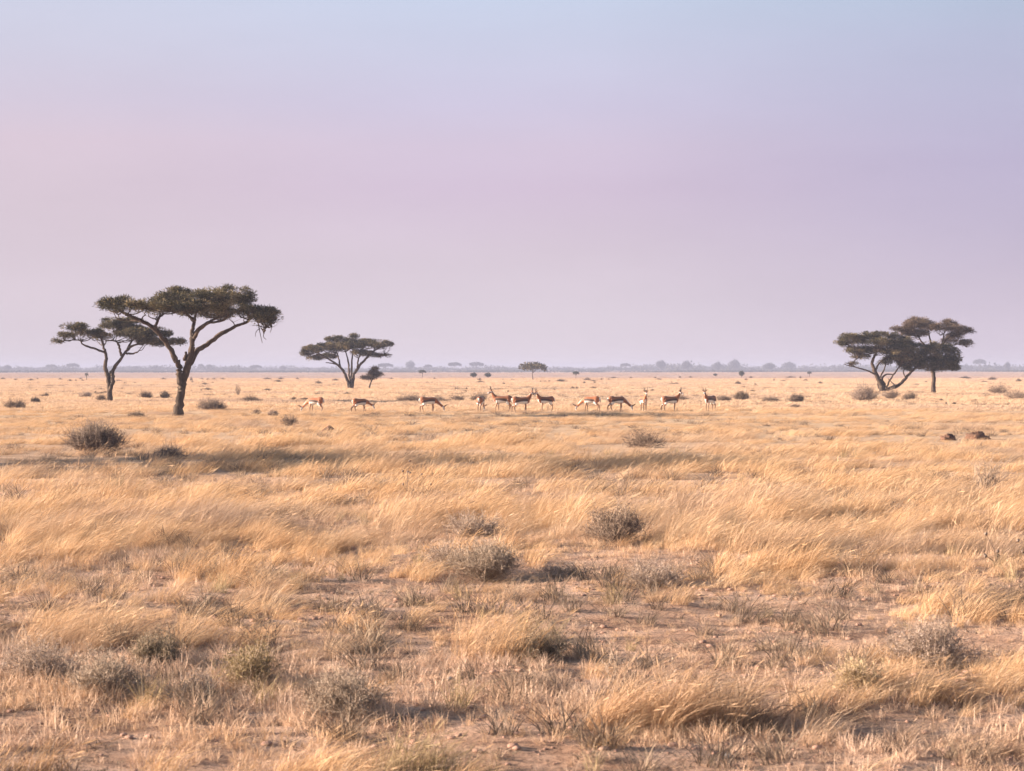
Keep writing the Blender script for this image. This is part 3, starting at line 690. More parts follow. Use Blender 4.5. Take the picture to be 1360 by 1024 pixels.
# ------------------------------------------------------------------ acacias
def acacia(base, crop, limbs, pads, label, dist=None, name='acacia_tree', leafmat=ACACIA, n_leaf=60000, leaf=(.15, .035), seed=1, group=None, spread=1.0, droop=.0, twig_r=.012, dry=()):
    """base: photo px of the foot. crop=(x0,y0,scale): limbs and pads are given in pixels of an enlarged crop of the photo.
       limbs: (kind, [(x,y,depth_m)...], r0, r1 in crop px); pads: (x,y,rx,ry,depth_m)"""
    rng = np.random.default_rng(seed)
    p0 = at(*base)
    if dist: p0 = Vector(((base[0] - CX) / F * dist, dist, float(hz((base[0] - CX) / F * dist, dist))))
    d = p0.y; s = d / F; x0, y0, k = crop
    zfoot = H + (HOR - base[1]) * s
    def W(x, y, dep=0.):                         # crop pixel -> local metres (x right, y depth, z up from the foot)
        return np.array([((x / k + x0) - base[0]) * s, dep, (base[1] - (y / k + y0)) * s])
    root = empty(name, p0, label, 'tree', group)
    trunk = MB(); branch_list = []; all_pts = []
    for (kind, P, r0, r1) in limbs:
        Q = np.array([W(*q) for q in P]); rr = np.linspace(r0, r1, len(Q)) / k * s * 1.03
        Q, rr = smooth_path(Q, rr, 5)
        Q[1:-1] += rng.normal(size=(len(Q) - 2, 3)) * rr[1:-1, None] * (.08 if kind == 'T' else .2)
        if kind == 'T':
            Q[0, 2] -= .1; rr[:5] *= np.array([1.4, 1.25, 1.14, 1.07, 1.03])
            tube(trunk, Q, rr, 10, .09, rng)
        else:
            mb = MB(); tube(mb, Q, rr, 8, .17, rng); branch_list.append(mb)
        m = len(Q) // 3
        all_pts.append(Q[m:])
    A = np.concatenate(all_pts)
    twig = MB(); crown = MB(); CC, LD, LB, TT = [], [], [], []
    tot = sum(q[2] * q[3] for q in pads)
    for (x, y, rx, ry, dep) in pads:
        c = W(x, y, dep); ax, az = rx / k * s, ry / k * s * .85; ay = ax * .8
        reps = [(c, ax, ay, az)]
        npad = max(120, int(n_leaf * rx * ry / tot))
        # limbs into the pad
        nb = 6
        for b in range(nb):
            u = rng.normal(size=3); u /= np.linalg.norm(u)
            e = c + u * np.array([ax, ay, az * .5]) * (.35 + .55 * rng.random())
            j = np.argsort(np.linalg.norm((A - c) * [1, 1, 1.3], axis=1))[int(rng.integers(0, 6))]
            st = A[j]
            mid = st * .45 + e * .55 + np.array([0, 0, -.12 * np.linalg.norm(e - st) + .0]) + rng.normal(size=3) * .08
            Q, rr = smooth_path(np.array([st, mid, e]), np.array([twig_r * 3.2, twig_r * 2, twig_r]), 4)
            Q[1:-1] += rng.normal(size=(len(Q) - 2, 3)) * .035
            tube(twig, Q, rr, 5, 0, rng, cap=False)
            for t in range(7):
                b0 = Q[rng.integers(3, len(Q))]; u2 = rng.normal(size=3); u2[2] = abs(u2[2]) * .4 - .1 + .2; u2 = u2 / np.linalg.norm(u2)
                tube(twig, np.array([b0, b0 + u2 * .28 + [0, 0, .03], b0 + u2 * .55 + rng.normal(size=3) * .08]), [twig_r * .8, twig_r * .6, twig_r * .3], 3, 0, rng, cap=False)
        # leaf clusters: flat layered tufts
        nc = max(9, int((ax * ay * az * 4 / 3 * PI * 3.0 + ax * ay * 4.6) / spread ** 2))
        u = rng.normal(size=(nc, 3)); u = unit(u) * (rng.random((nc, 1)) ** .42)
        u[:, 2] = np.where(u[:, 2] < -.35, u[:, 2] * .5, u[:, 2])
        Cc = c + u * np.array([ax, ay, az])
        per = max(6, npad // nc)
        sig = .125 * spread
        cl = np.repeat(Cc, per, 0)
        off = rng.normal(size=(len(cl), 3)) * np.array([sig, sig, sig * .55])
        D = unit(off * 2.2 + rng.normal(size=off.shape) * .12 + np.array([0, 0, .16 - droop]))
        LB.append(cl + off); LD.append(D)
        TT.append(np.clip(np.repeat(rng.random(nc), per) * .7 + rng.random(len(cl)) * .3, 0, 1))
        # spiky outer sprays
        ns = npad // 9
        v_ = unit(rng.normal(size=(ns, 3)) * [1, 1, .8] + [0, 0, .35]); Sp = c + v_ * np.array([ax, ay, az]) * (.8 + .25 * rng.random((ns, 1)))
        LB.append(Sp); LD.append(unit(v_ * [1, 1, .6] + rng.normal(size=(ns, 3)) * .35 + [0, 0, .35])); TT.append(.35 + .65 * rng.random(ns))
    C = np.concatenate(LB); D = np.concatenate(LD); T = np.concatenate(TT)
    quads(crown, C, D, unit(np.cross(D, rng.normal(size=D.shape))), leaf[0] * (.6 + .8 * rng.random(len(C))), leaf[1], T)
    trunk.build('trunk', BARK, root, smooth=True)
    for mb in branch_list: mb.build('branch', BARK, root, smooth=True)
    twig.build('twigs', BARK, root)
    crown.build('crown', leafmat, root)
    return root

def trees():
    c1 = (60, 360, 4.0)
    acacia((235.5, 552), c1,
        [('T', [(703, 768, 0), (713, 690, 0), (727, 620, 0), (740, 565, 0), (762, 490, 0), (782, 400, 0)], 23, 16),
         ('B', [(722, 640, -.1), (715, 560, -.15), (716, 505, -.2), (690, 450, -.3), (655, 390, -.5), (600, 312, -.8), (525, 266, -1.0), (455, 232, -1.1), (390, 190, -1.2)], 19, 6),
         ('B', [(598, 312, -.8), (606, 275, -.7), (622, 225, -.5)], 10, 4),
         ('B', [(530, 268, -1), (470, 262, -.6), (400, 258, -.3)], 6, 2.5),
         ('B', [(782, 400, 0), (780, 330, .1), (788, 270, .2), (800, 205, .3)], 14, 5),
         ('B', [(755, 520, 0), (800, 430, .3), (860, 378, .8), (925, 330, 1.0), (1000, 290, 1.1), (1062, 262, 1.2), (1095, 225, 1.2)], 16, 5),
         ('B', [(785, 365, 0), (828, 310, -.5), (880, 280, -1.0), (960, 266, -1.4), (1000, 236, -1.6)], 11, 4),
         ('B', [(784, 340, 0), (825, 290, .6), (880, 250, 1.4), (930, 215, 2.0)], 10, 4),
         ('B', [(740, 470, 0), (750, 440, -.1), (748, 428, -.15)], 9, 5),
         ('B', [(790, 270, .2), (740, 230, 1.2), (690, 190, 2.0)], 8, 3),
         ('B', [(800, 260, -.2), (760, 225, -1.2), (720, 190, -2.2)], 8, 3),
         ('B', [(660, 395, -.5), (655, 365, -.5), (648, 352, -.5)], 7, 4), ('B', [(1095, 235, 1.2), (1118, 280, 1.2), (1128, 330, 1.1), (1140, 380, 1.1)], 3.5, 1.2), ('B', [(1150, 255, .9), (1160, 300, .8), (1150, 345, .8), (1165, 362, .8)], 3, 1.), ('B', [(1180, 260, 1.0), (1190, 295, 1.1), (1180, 325, 1.2)], 2.6, 1.), ('B', [(1125, 300, 1.1), (1108, 320, 1.0), (1104, 345, 1.0)], 2.2, .9)],
        [(934, 118, 157, 40, .5), (934, 140, 124, 40, 2.4), (896, 140, 124, 40, -2.0), (691, 120, 119, 36, 1.0), (662, 150, 104, 36, 2.6), (720, 150, 104, 34, -1.6),
         (408, 180, 124, 42, -1.0), (350, 180, 62, 32, -.4), (476, 195, 95, 36, -1.8), (613, 190, 104, 42, -2.4), (593, 200, 104, 34, .6), (818, 195, 124, 42, -2.6), (925, 195, 142, 42, -1.4),
         (1003, 205, 114, 42, .2), (1100, 215, 95, 42, 1.2), (1193, 240, 55, 44, 1.0), (1154, 255, 63, 36, -.4), (1164, 215, 66, 30, .4), (1052, 150, 57, 36, 1.2), (749, 215, 86, 32, 1.6), (876, 225, 114, 30, 2.0)],
        'biggest acacia with layered umbrella crown, at the left of the plain', n_leaf=44000, seed=3)
    # twigs hanging under the right end are part of the crown pads above; the tree behind it:
    acacia((145.5, 533.7), c1,
        [('T', [(343, 697, 0), (342, 640, 0), (338, 590, 0), (330, 550, 0)], 14, 11),
         ('B', [(330, 560, 0), (318, 510, 0), (322, 455, .2), (304, 400, .3), (288, 350, .4)], 11, 5),
         ('B', [(306, 432, .3), (255, 412, 0), (208, 392, -.4), (190, 370, -.5), (130, 372, -.8), (85, 380, -1)], 6, 2),
         ('B', [(336, 570, 0), (345, 550, 0), (378, 500, .1), (418, 440, .3), (455, 400, .5), (540, 380, .9), (640, 378, 1.2)], 11, 3),
         ('B', [(345, 640, -.1), (362, 590, -.2), (358, 545, -.1), (372, 510, .1)], 11, 8),
         ('B', [(402, 450, .2), (395, 400, -.2), (380, 375, -.5), (330, 372, -.8)], 7, 3),
         ('B', [(425, 438, .3), (460, 440, .2), (492, 432, 0)], 6, 3.5),
         ('B', [(430, 425, .3), (450, 370, 1.0), (480, 330, 1.6)], 6, 3)],
        [(165, 300, 75, 24, -.6), (230, 330, 75, 22, .3), (130, 345, 40, 15, -1.0), (270, 345, 60, 20, 1.6), (380, 290, 85, 36, .4), (440, 320, 90, 36, 1.8), (500, 335, 90, 36, -1.0),
         (400, 262, 95, 18, 1.0), (590, 330, 75, 32, .6), (690, 375, 36, 20, 1.0), (85, 378, 26, 7, -1.0), (620, 380, 80, 24, 1.6), (540, 370, 70, 22, -.4)],
        'smaller acacia with a forked trunk, behind the biggest one', leafmat=ACACIA, n_leaf=42000, leaf=(.17, .04), seed=4)
    c2 = (380, 420, 4.5333)
    acacia((466, 516.4), c2,
        [('T', [(390, 440, 0), (388, 420, 0), (387, 405, 0)], 15, 13),
         ('B', [(380, 432, 0), (366, 380, -.1), (352, 340, -.3), (320, 300, -.8), (272, 265, -1.2), (222, 235, -1.5), (185, 210, -1.7)], 10, 3),
         ('B', [(322, 302, -.8), (300, 288, -.9), (268, 282, -1.0), (243, 278, -1.0)], 5, 2),
         ('B', [(388, 425, 0), (378, 340, .3), (370, 265, .7), (350, 200, 1.2)], 7, 3),
         ('B', [(390, 420, 0), (392, 330, .3), (394, 250, .8), (402, 175, 1.4)], 7, 3),
         ('B', [(396, 430, 0), (404, 360, .2), (436, 305, .4), (478, 255, .6), (522, 212, .7), (565, 185, .7)], 11, 3),
         ('B', [(428, 315, .4), (438, 255, -.4), (470, 190, -1.2)], 6, 2.5),
         ('B', [(500, 232, .6), (540, 232, .6), (590, 236, .6)], 5, 2),
         ('B', [(330, 310, -.8), (310, 240, .6), (290, 195, 1.6)], 6, 2.5)],
        [(300, 135, 62, 20, 0), (405, 120, 34, 13, .6), (350, 150, 60, 18, 1.8), (170, 200, 66, 28, -1.4), (215, 190, 60, 24, .8), (118, 225, 28, 18, -1.5), (300, 188, 70, 28, .4), (290, 175, 70, 26, 2.0), (400, 180, 85, 30, -1.2),
         (430, 160, 80, 26, 1.8), (520, 160, 90, 22, .4), (540, 175, 70, 18, -1.2), (602, 165, 42, 16, .6), (560, 234, 60, 11, .6), (450, 222, 60, 18, -.6), (175, 250, 50, 14, -.4), (250, 240, 60, 18, 1.6), (490, 225, 50, 16, 1.8)],
        'lone acacia with a domed crown near the middle left', n_leaf=52000, leaf=(.2, .055), seed=5, spread=1.25, twig_r=.018)
    acacia((490, 516.4), c2,
        [('T', [(499, 437, 0), (506, 410, 0), (515, 388, 0)], 4.2, 3), ('B', [(515, 390, 0), (500, 370, 0), (475, 365, 0)], 2.5, 1.2), ('B', [(515, 390, 0), (525, 360, 0), (535, 325, 0)], 2.5, 1.2), ('B', [(515, 388, 0), (545, 362, .2), (565, 350, .3)], 2.2, 1.)],
        [(500, 370, 40, 16, 0), (530, 345, 32, 22, .2), (538, 318, 22, 14, 0), (552, 350, 22, 14, .1), (470, 372, 18, 8, 0)],
        'small leaning bushy tree right of the lone domed acacia', name='small_tree', leafmat=ACACIA_DRY, n_leaf=4200, leaf=(.2, .05), seed=6, spread=1.3)
    c5 = (1080, 400, 4.857)
    acacia((1240, 525.2), c5,
        [('T', [(777, 610, 0), (775, 560, 0), (778, 510, 0), (770, 455, 0), (775, 400, .2)], 14, 11),
         ('B', [(770, 455, 0), (735, 420, -.2), (700, 390, -.4)], 8, 3),
         ('B', [(775, 400, .2), (740, 320, .2), (690, 260, .1), (650, 190, 0)], 8, 3),
         ('B', [(776, 400, .2), (820, 330, .4), (842, 270, .5), (860, 190, .6)], 9, 3),
         ('B', [(840, 290, .5), (890, 240, .2), (950, 225, 0)], 5, 2),
         ('B', [(832, 310, .5), (900, 300, 1.0), (970, 290, 1.2), (1010, 310, 1.3)], 5, 2),
         ('B', [(790, 380, .2), (770, 260, 1.2), (760, 180, 1.6)], 7, 3)],
        [(650, 165, 75, 34, 0), (590, 200, 65, 24, -.3), (690, 140, 70, 24, 1.2), (620, 220, 60, 22, 1.2), (760, 170, 70, 32, 1.4), (780, 190, 60, 30, -1.0), (880, 160, 62, 28, .6), (900, 190, 55, 26, -.8), (975, 205, 58, 26, 0), (930, 240, 60, 24, 1.0),
         (1000, 285, 45, 24, 1.2), (900, 270, 50, 18, 1.4), (700, 220, 50, 22, 0), (545, 195, 40, 12, 0)],
        'taller brownish acacia standing behind the right pair', dist=194, leafmat=ACACIA_DRY, n_leaf=22000, leaf=(.2, .04), seed=8, spread=1.25)
    acacia((1172.7, 524.6), c5,
        [('T', [(452, 610, 0), (440, 565, 0), (420, 525, 0), (398, 478, 0)], 20, 12),
         ('B', [(400, 480, 0), (381, 425, 0), (392, 375, -.2), (425, 325, -.4)], 12, 5),
         ('B', [(398, 478, 0), (432, 420, .3), (500, 372, .6), (535, 335, .8)], 7, 3),
         ('B', [(410, 500, 0), (370, 482, -.4), (335, 468, -.6), (270, 450, -.9), (228, 428, -1.0)], 6, 2.5),
         ('B', [(262, 448, -.9), (225, 440, -.9), (185, 430, -.9)], 3.5, 1.5),
         ('B', [(236, 432, -1.0), (270, 395, -1.0), (320, 370, -.8), (360, 365, -.6)], 3.5, 2),
         ('B', [(458, 605, .1), (462, 560, .1), (445, 525, .1), (470, 495, 0), (520, 495, -.1)], 10, 3),
         ('B', [(462, 600, .2), (520, 580, .2), (560, 560, .2), (605, 515, .3), (645, 470, .3), (690, 430, .3), (735, 398, .3)], 13, 5),
         ('B', [(640, 475, .3), (622, 430, 0), (640, 385, -.2)], 7, 3),
         ('B', [(690, 430, .3), (760, 400, .2), (850, 380, .2)], 6, 2.5),
         ('B', [(600, 520, .3), (585, 480, .2), (600, 450, .2)], 5, 2), ('B', [(470, 605, -.2), (478, 560, -.3), (510, 500, -.4), (560, 430, -.5), (570, 370, -.5)], 7, 3), ('B', [(438, 606, .3), (424, 560, .4), (436, 520, .5), (470, 450, .7), (480, 380, .8)], 8, 3), ('B', [(540, 575, .2), (500, 540, 0), (480, 520, -.1)], 4, 1.5)],
        [(225, 260, 70, 30, -.8), (210, 300, 55, 20, 0), (330, 255, 90, 34, -.4), (320, 275, 90, 34, 1.4), (440, 250, 90, 32, -.8), (470, 275, 90, 36, 1.2), (410, 290, 80, 30, -1.8), (570, 285, 85, 40, 0), (600, 300, 80, 40, 1.8), (560, 340, 85, 40, -1.4), (640, 330, 75, 40, .4),
         (760, 310, 80, 34, .4), (730, 350, 90, 40, -.6), (850, 330, 80, 36, .4), (895, 345, 50, 28, 0), (820, 390, 85, 40, -.4), (880, 410, 55, 36, .6), (700, 390, 85, 34, .8), (630, 390, 60, 30, -.8), (890, 450, 50, 26, .4), (840, 440, 60, 24, -.6), (290, 330, 80, 18, .6), (520, 390, 50, 22, 1.4), (590, 430, 40, 24, .4), (440, 330, 70, 20, 1.0), (660, 430, 55, 22, .2), (560, 385, 60, 26, -.8), (250, 345, 60, 14, -.6), (760, 440, 60, 20, -.2), (330, 345, 100, 18, .2), (450, 350, 85, 20, -.6), (560, 405, 70, 24, .6), (680, 425, 60, 22, -.4), (810, 440, 80, 24, .4), (200, 285, 60, 22, .4), (500, 310, 80, 30, -.2), (290, 385, 60, 12, -.6), (235, 425, 40, 9, -1.0), (620, 455, 50, 16, .2), (720, 450, 50, 16, .4), (470, 420, 50, 16, .6), (865, 430, 75, 34, -.2), (905, 395, 58, 38, .3), (800, 462, 64, 22, .5), (900, 455, 45, 26, -.4), (660, 360, 80, 34, 1.0)],
        'broad dark green acacia with several leaning stems, front of the right pair', n_leaf=72000, leaf=(.17, .05), seed=9, spread=1.1)
    # unseen trees left of frame; tall one added to lengthen the shadow strip
    ox, oy = -690, 614.5
    acacia((ox, oy), (ox, oy, 1.0),
        [('T', [(0, 2, 0), (8, -100, 0), (0, -220, 0)], 13, 9), ('B', [(0, -218, 0), (-60, -310, .5), (-130, -375, 1)], 7, 2), ('B', [(0, -218, 0), (60, -310, -.5), (130, -375, -1)], 7, 2), ('B', [(0, -218, 0), (5, -310, 1), (10, -385, 2)], 7, 2), ('B', [(0, -218, 0), (-10, -310, -1), (-10, -385, -2)], 7, 2)],
        [(-140, -385, 100, 34, 1.2), (-20, -420, 100, 34, 1.2), (130, -395, 100, 30, -1.0), (0, -395, 90, 30, -2.4), (40, -425, 90, 30, 2.4), (210, -370, 70, 24, -.6), (-220, -365, 70, 22, .4), (-80, -390, 80, 28, -2.0), (-320, -360, 70, 20, -.5), (310, -360, 60, 20, .8)],
        'unseen tall acacia added beyond the left edge to carry the shadow strip farther', n_leaf=8000, leaf=(.16, .07), seed=14)
    ox, oy = -610, 614.5
    acacia((ox, oy), (ox, oy, 1.0),
        [('T', [(0, 2, 0), (4, -50, 0), (0, -100, 0)], 9, 7), ('B', [(0, -98, 0), (-50, -170, .5), (-120, -230, 1)], 6, 2), ('B', [(0, -98, 0), (60, -170, -.5), (120, -230, -1)], 6, 2), ('B', [(0, -98, 0), (5, -170, 1), (10, -230, 2)], 6, 2), ('B', [(0, -98, 0), (-10, -170, -1), (-10, -230, -2)], 6, 2)],
        [(-140, -230, 90, 30, 2.4), (-20, -265, 100, 34, 1.6), (120, -240, 90, 30, -2.4), (0, -240, 90, 30, -4.0), (40, -270, 90, 30, 4.4), (-300, -200, 70, 22, 1.5), (200, -220, 70, 24, -.6), (-210, -210, 70, 22, .4), (-80, -235, 80, 28, -2.4), (120, -235, 90, 30, 2.2), (-60, -225, 80, 26, 3.6)],
        'unseen acacia beyond the left edge whose shadow strip crosses the grass', n_leaf=14000, leaf=(.16, .07), seed=12)
trees()

# ------------------------------------------------------------------ distant trees, bushes, woodland
def far_tree_mesh(rng, w, h, trunk_r, shape):
    T, C = MB(), MB()
    tube(T, [[0, 0, -.2], [.1 * w * (rng.random() - .5), 0, h * .35], [0, 0, h * .6]], [trunk_r * 1.3, trunk_r, trunk_r * .8], 6)
    for k in range(5):
        a = k / 5 * 2 * PI + rng.random()
        tube(T, [[0, 0, h * .42], [math.cos(a) * w * .16, math.sin(a) * w * .16, h * .66], [math.cos(a) * w * .32, math.sin(a) * w * .32, h * .82]], [trunk_r * .6, trunk_r * .45, trunk_r * .25], 5)
    n = 1500
    if shape == 'umbrella':
        a = rng.random(n) * 2 * PI; r = rng.random(n) ** .5 * w / 2
        z = h * .98 - (r / (w / 2)) ** 2 * h * .16 - rng.random(n) * h * .25 - .05 * h * np.sin(a * 3 + 1)
    elif shape == 'round':
        u = unit(rng.normal(size=(n, 3))) * rng.random((n, 1)) ** .4
        lump = 1 + .25 * np.sin(u[:, 0] * 5 + 1) * np.cos(u[:, 1] * 4)
        a = np.arctan2(u[:, 1], u[:, 0]); r = np.hypot(u[:, 0], u[:, 1]) * w / 2 * lump; z = h * .62 + u[:, 2] * h * .38 * lump
    else:   # bush
        u = unit(rng.normal(size=(n, 3))) * rng.random((n, 1)) ** .45; u[:, 2] = np.abs(u[:, 2])
        lump = 1 + .3 * np.sin(u[:, 0] * 6 + 2) * np.cos(u[:, 1] * 5)
        a = np.arctan2(u[:, 1], u[:, 0]); r = np.hypot(u[:, 0], u[:, 1]) * w / 2 * lump; z = u[:, 2] * h * lump
    P = np.stack([np.cos(a) * r, np.sin(a) * r, z], 1)
    D = unit(rng.normal(size=P.shape) * [1, 1, .5] + [0, 0, .2])
    s = .10 * math.sqrt(w * h) if shape != 'umbrella' else .075 * w
    quads(C, P, D, unit(np.cross(D, rng.normal(size=D.shape))), s, s * .5, rng.random(n))
    return T, C

def far_tree(px, py, wpx, top, shape, label, d=None, mat=FARLEAF, group=None, name='acacia_tree', cat='tree', dark=None):
    """px column, py foot row (or distance d), top row of the crown"""
    rng = np.random.default_rng(int(px * 5 + 1))
    if d is None: d = F * H / (py - HOR)
    x = (px - CX) / F * d; z = float(hz(x, d)); s = d / F
    h = H + (HOR - top) * s - z; w = wpx * s
    T, C = far_tree_mesh(rng, w, h, max(.06, .02 * h), shape)
    r = empty(name, (x, d, z), label, cat, group)
    if shape != 'bush': T.build('trunk', BARK, r)
    C.build('crown' if shape != 'bush' else 'foliage', mat, r)
    return r

def distance():
    far_tree(708, 504.5, 37, 481.5, 'umbrella', 'single flat topped acacia standing beyond the middle of the herd', mat=ACACIA)
    far_tree(561, 501, 10, 491, 'umbrella', 'little dark umbrella tree right of the lone domed acacia')
    far_tree(629, 502.5, 10, 495, 'round', 'left one of two round dark bushy trees on the plain', name='small_tree')
    far_tree(648, 502.5, 10, 495, 'round', 'right one of two round dark bushy trees on the plain', name='small_tree')
    far_tree(765, 503, 9, 493, 'umbrella', 'small thin leaning tree right of the flat topped acacia', name='small_tree')
    far_tree(950, 500, 6, 496, 'round', 'tiny round dark tree on the far plain right of centre', name='small_tree')
    far_tree(985, 501.5, 8, 492.5, 'round', 'tiny upright forked tree on the far plain', name='small_tree')
    far_tree(1075, 501, 6, 493, 'umbrella', 'tiny leaning tree far off, left of the right acacias', name='small_tree')
    far_tree(115, 505, 5, 495, 'umbrella', 'tiny curved bare tree beside the smaller left acacia', name='small_tree')
    hz_list = [(10, 484.8, 11, 'round', 'round hazy tree on the horizon at the far left'), (68, 484.2, 15, 'umbrella', 'hazy umbrella tree on the left horizon, lower of a pair'),
               (97, 482.6, 17, 'umbrella', 'hazy umbrella tree on the left horizon, taller of a pair'), (267, 483, 8, 'umbrella', 'narrow hazy tree on the horizon right of the biggest acacia'),
               (278, 484, 9, 'umbrella', 'short hazy tree right beside the narrow hazy tree'), (340, 485, 16, 'umbrella', 'wide hazy tree on the horizon under the biggest crown'),
               (376, 485.5, 10, 'round', 'round hazy tree left of the lone domed acacia'), (512, 482.5, 20, 'umbrella', 'wide hazy tree on the horizon right of the lone domed acacia'),
               (545, 479.5, 13, 'round', 'tall round hazy tree above the little dark umbrella tree'), (569, 484, 10, 'umbrella', 'low hazy tree right of the tall round hazy tree'),
               (604, 481.2, 18, 'umbrella', 'flat hazy tree on the horizon, left of a middle pair'), (633, 481, 19, 'umbrella', 'flat hazy tree on the horizon, right of a middle pair'),
               (831, 482.5, 14, 'umbrella', 'small flat hazy tree above the right grazing antelope'), (878, 478.5, 14, 'round', 'tall hazy round tree above the antelope with raised head'),
               (912, 479.5, 12, 'round', 'hazy tree right of the tall hazy round one'), (953, 481, 12, 'round', 'hazy round tree above the rightmost antelope'),
               (976, 478, 16, 'round', 'broad tall hazy tree right of the rightmost antelope'), (1022, 482, 16, 'round', 'low broad hazy tree left of the right acacias'),
               (1048, 481, 20, 'round', 'wide hazy tree nearest the right acacias'), (1301, 477, 17, 'umbrella', 'hazy umbrella tree on the horizon right of the right acacias'),
               (1338, 480.5, 8, 'round', 'small hazy tree on the right horizon')]
    for (px, top, w, shp, lab) in hz_list:
        far_tree(px, 0, w, top, shp, lab, d=2000 + 40 * (px % 7), group='trees along the far horizon')
    # bushes dotted over the far plain: two kinds, copied
    rng = np.random.default_rng(77)
    protos = []
    for k in range(3):
        T, C = far_tree_mesh(rng, 1.0, 1.0, .02, 'bush')
        protos.append(C.mesh('bush', DARKBUSH))
    spots = [(4, 504.5, 8, 3, 'dark low bush at the left edge of the far plain'), (41, 505.5, 9, 2.6, 'dark low bush right of the left edge bush'), (21, 505, 6, 2, None), (50, 504.5, 4, 2, None), (80, 504.8, 6, 2.8, 'small dark bush left of the tiny curved tree'),
             (107, 504.3, 6, 2.4, None), (157, 507, 12, 2, None), (217, 504, 8, 2, None), (268, 504.5, 7, 2.2, None), (276, 505, 5, 2, None), (284, 504.8, 7, 2.2, None), (296, 504.5, 9, 2.5, 'small dark bush under the biggest crown, far off'),
             (355, 504.5, 13, 2.4, None), (373, 504, 8, 2.6, None), (369, 508, 13, 3.6, 'dark mound-like bush left of the lone domed acacia, nearer one'), (395, 504.3, 6, 2.4, 'dark bush below the left end of the domed crown'),
             (423, 510, 12, 4, 'dark low bush left of the domed acacia trunk'), (446, 506, 12, 3, None), (254, 506, 5, 6, 'dark bush touching the right side of the biggest trunk'), (272, 511, 12, 3, None), (275, 518, 18, 3, None), (355, 519, 14, 2.6, None), (461, 524, 11, 2.5, None), (390, 532, 8, 4.5, 'small grey bush between the straw bushes and the first antelope'), (405, 532, 14, 3, None),
             (520, 504, 6, 2, None), (577, 504, 5, 2.4, None), (637, 505.5, 8, 3, 'dark low bush between two round bushy trees'), (638, 508, 11, 2, None), (669, 511, 6, 2.6, 'small dark bush below the flat topped acacia'), (605, 517, 3, 3, None), (675, 520, 3, 2.4, None), (745, 507, 18, 3.2, 'wide dark bush left of the small leaning tree'),
             (780, 505.5, 14, 3.6, 'dark bush right of the small leaning tree'), (776, 509, 5, 2, None), (790, 509, 5, 2, None), (815, 503, 13, 2, None), (838, 502.5, 4, 1.8, None), (870, 503, 5, 2, None), (903, 502, 4, 2.4, None), (917, 502, 6, 2, None), (892, 509, 3, 2, None), (875, 504.5, 10, 1.5, None),
             (980, 510, 9, 4, 'dark bush on the plain beyond the rightmost antelope'), (997, 502, 7, 2, None), (1028, 506, 4, 2, None), (1040, 507, 10, 2, None), (1050, 502, 14, 2, None), (1063, 503, 3, 4, None), (1070, 506, 7, 2, None), (988, 515, 14, 2, None), (999, 520, 11, 1.6, None),
             (1282, 503, 16, 3, 'low dark bush right of the right acacias'), (1318, 505, 12, 4.4, 'dark mound shaped bush near the right edge'), (1353, 507, 10, 4.4, 'dark mound shaped bush cut by the right edge'), (1230, 508, 5, 2, None), (1250, 532, 8, 3, 'small dark bush below the taller brownish acacia'),
             (1210, 531, 22, 4.5, 'grey heap of fallen twigs right of the leaning stems')]
    rr = random.Random(3)
    for (x0, x1, y0, y1, n) in ((0, 470, 506, 528, 14), (500, 1120, 504, 524, 18), (1250, 1360, 506, 540, 6), (300, 640, 526, 545, 5)):
        for i in range(n):
            py = y0 + (y1 - y0) * rr.random() ** 1.6
            px = x0 + (x1 - x0) * rr.random()
            for q in range(rr.choice((1, 1, 2, 3))): spots.append((px + 9 * q * rr.random() + 5 * q, py + .5 * rr.random(), 3 + 10 * rr.random() ** 2, .8 + 1.6 * rr.random(), None))
    for i, (px, py, w, h, lab) in enumerate(spots):
        p = at(px, py); s = p.y / F
        o = bpy.data.objects.new('bush', protos[i % 3]); COL.objects.link(o)
        o.location = p; o.rotation_euler = (0, 0, rr.random() * 6.28)
        o.scale = (w * s, w * s * .8, (h * .8 + .8) * s)
        tag(o, lab or 'small dark low bush dotted among others on the far plain', 'bush', 'bushes dotted over the far plain')
    # the far wood that closes the plain, and a lower strip of scrub in front of it
    def wood(name, label, d0, d1, n, h0, h1, w0, w1, seed, xs=.36):
        rng = np.random.default_rng(seed); C = MB(); P, S = [], []
        for i in range(n):
            d = d0 + (d1 - d0) * rng.random(); x = (rng.random() * 2 - 1) * xs * d
            dens = float(vnoise(x, 0, 90, seed))
            h = (h0 + (h1 - h0) * rng.random() ** 2) * (.55 + .6 * dens) * (.85 + .35 * float(np.clip(x / d / .15, 0, 1))); w = w0 + (w1 - w0) * rng.random(); z = 0.
            m = 70
            u = unit(rng.normal(size=(m, 3))) * rng.random((m, 1)) ** .4
            lump = 1 + .3 * np.sin(u[:, 0] * 5 + i) * np.cos(u[:, 1] * 4 + i)
            q = u * np.array([w / 2, w / 2, h * .5]) * lump[:, None] + [x, d, h * .5]
            q[:, 2] = np.maximum(q[:, 2], 0.02); P.append(q); S.append(np.full(m, .22 * math.sqrt(w * h)))
        P = np.concatenate(P); S = np.concatenate(S)
        D = unit(rng.normal(size=P.shape)); quads(C, P, D, unit(np.cross(D, rng.normal(size=D.shape))), S, S * .6, rng.random(len(P)))
        tag(C.build(name, FARLEAF), label, 'woodland', None, 'stuff')
    wood('distant_woodland', 'hazy blue belt of woodland along the horizon', 2150, 2900, 1000, 4.2, 8.8, 9, 26, 5)
    wood('distant_scrub', 'low hazy strip of scrub in front of the far woodland', 1500, 1950, 560, .8, 1.7, 12, 40, 6)
distance()

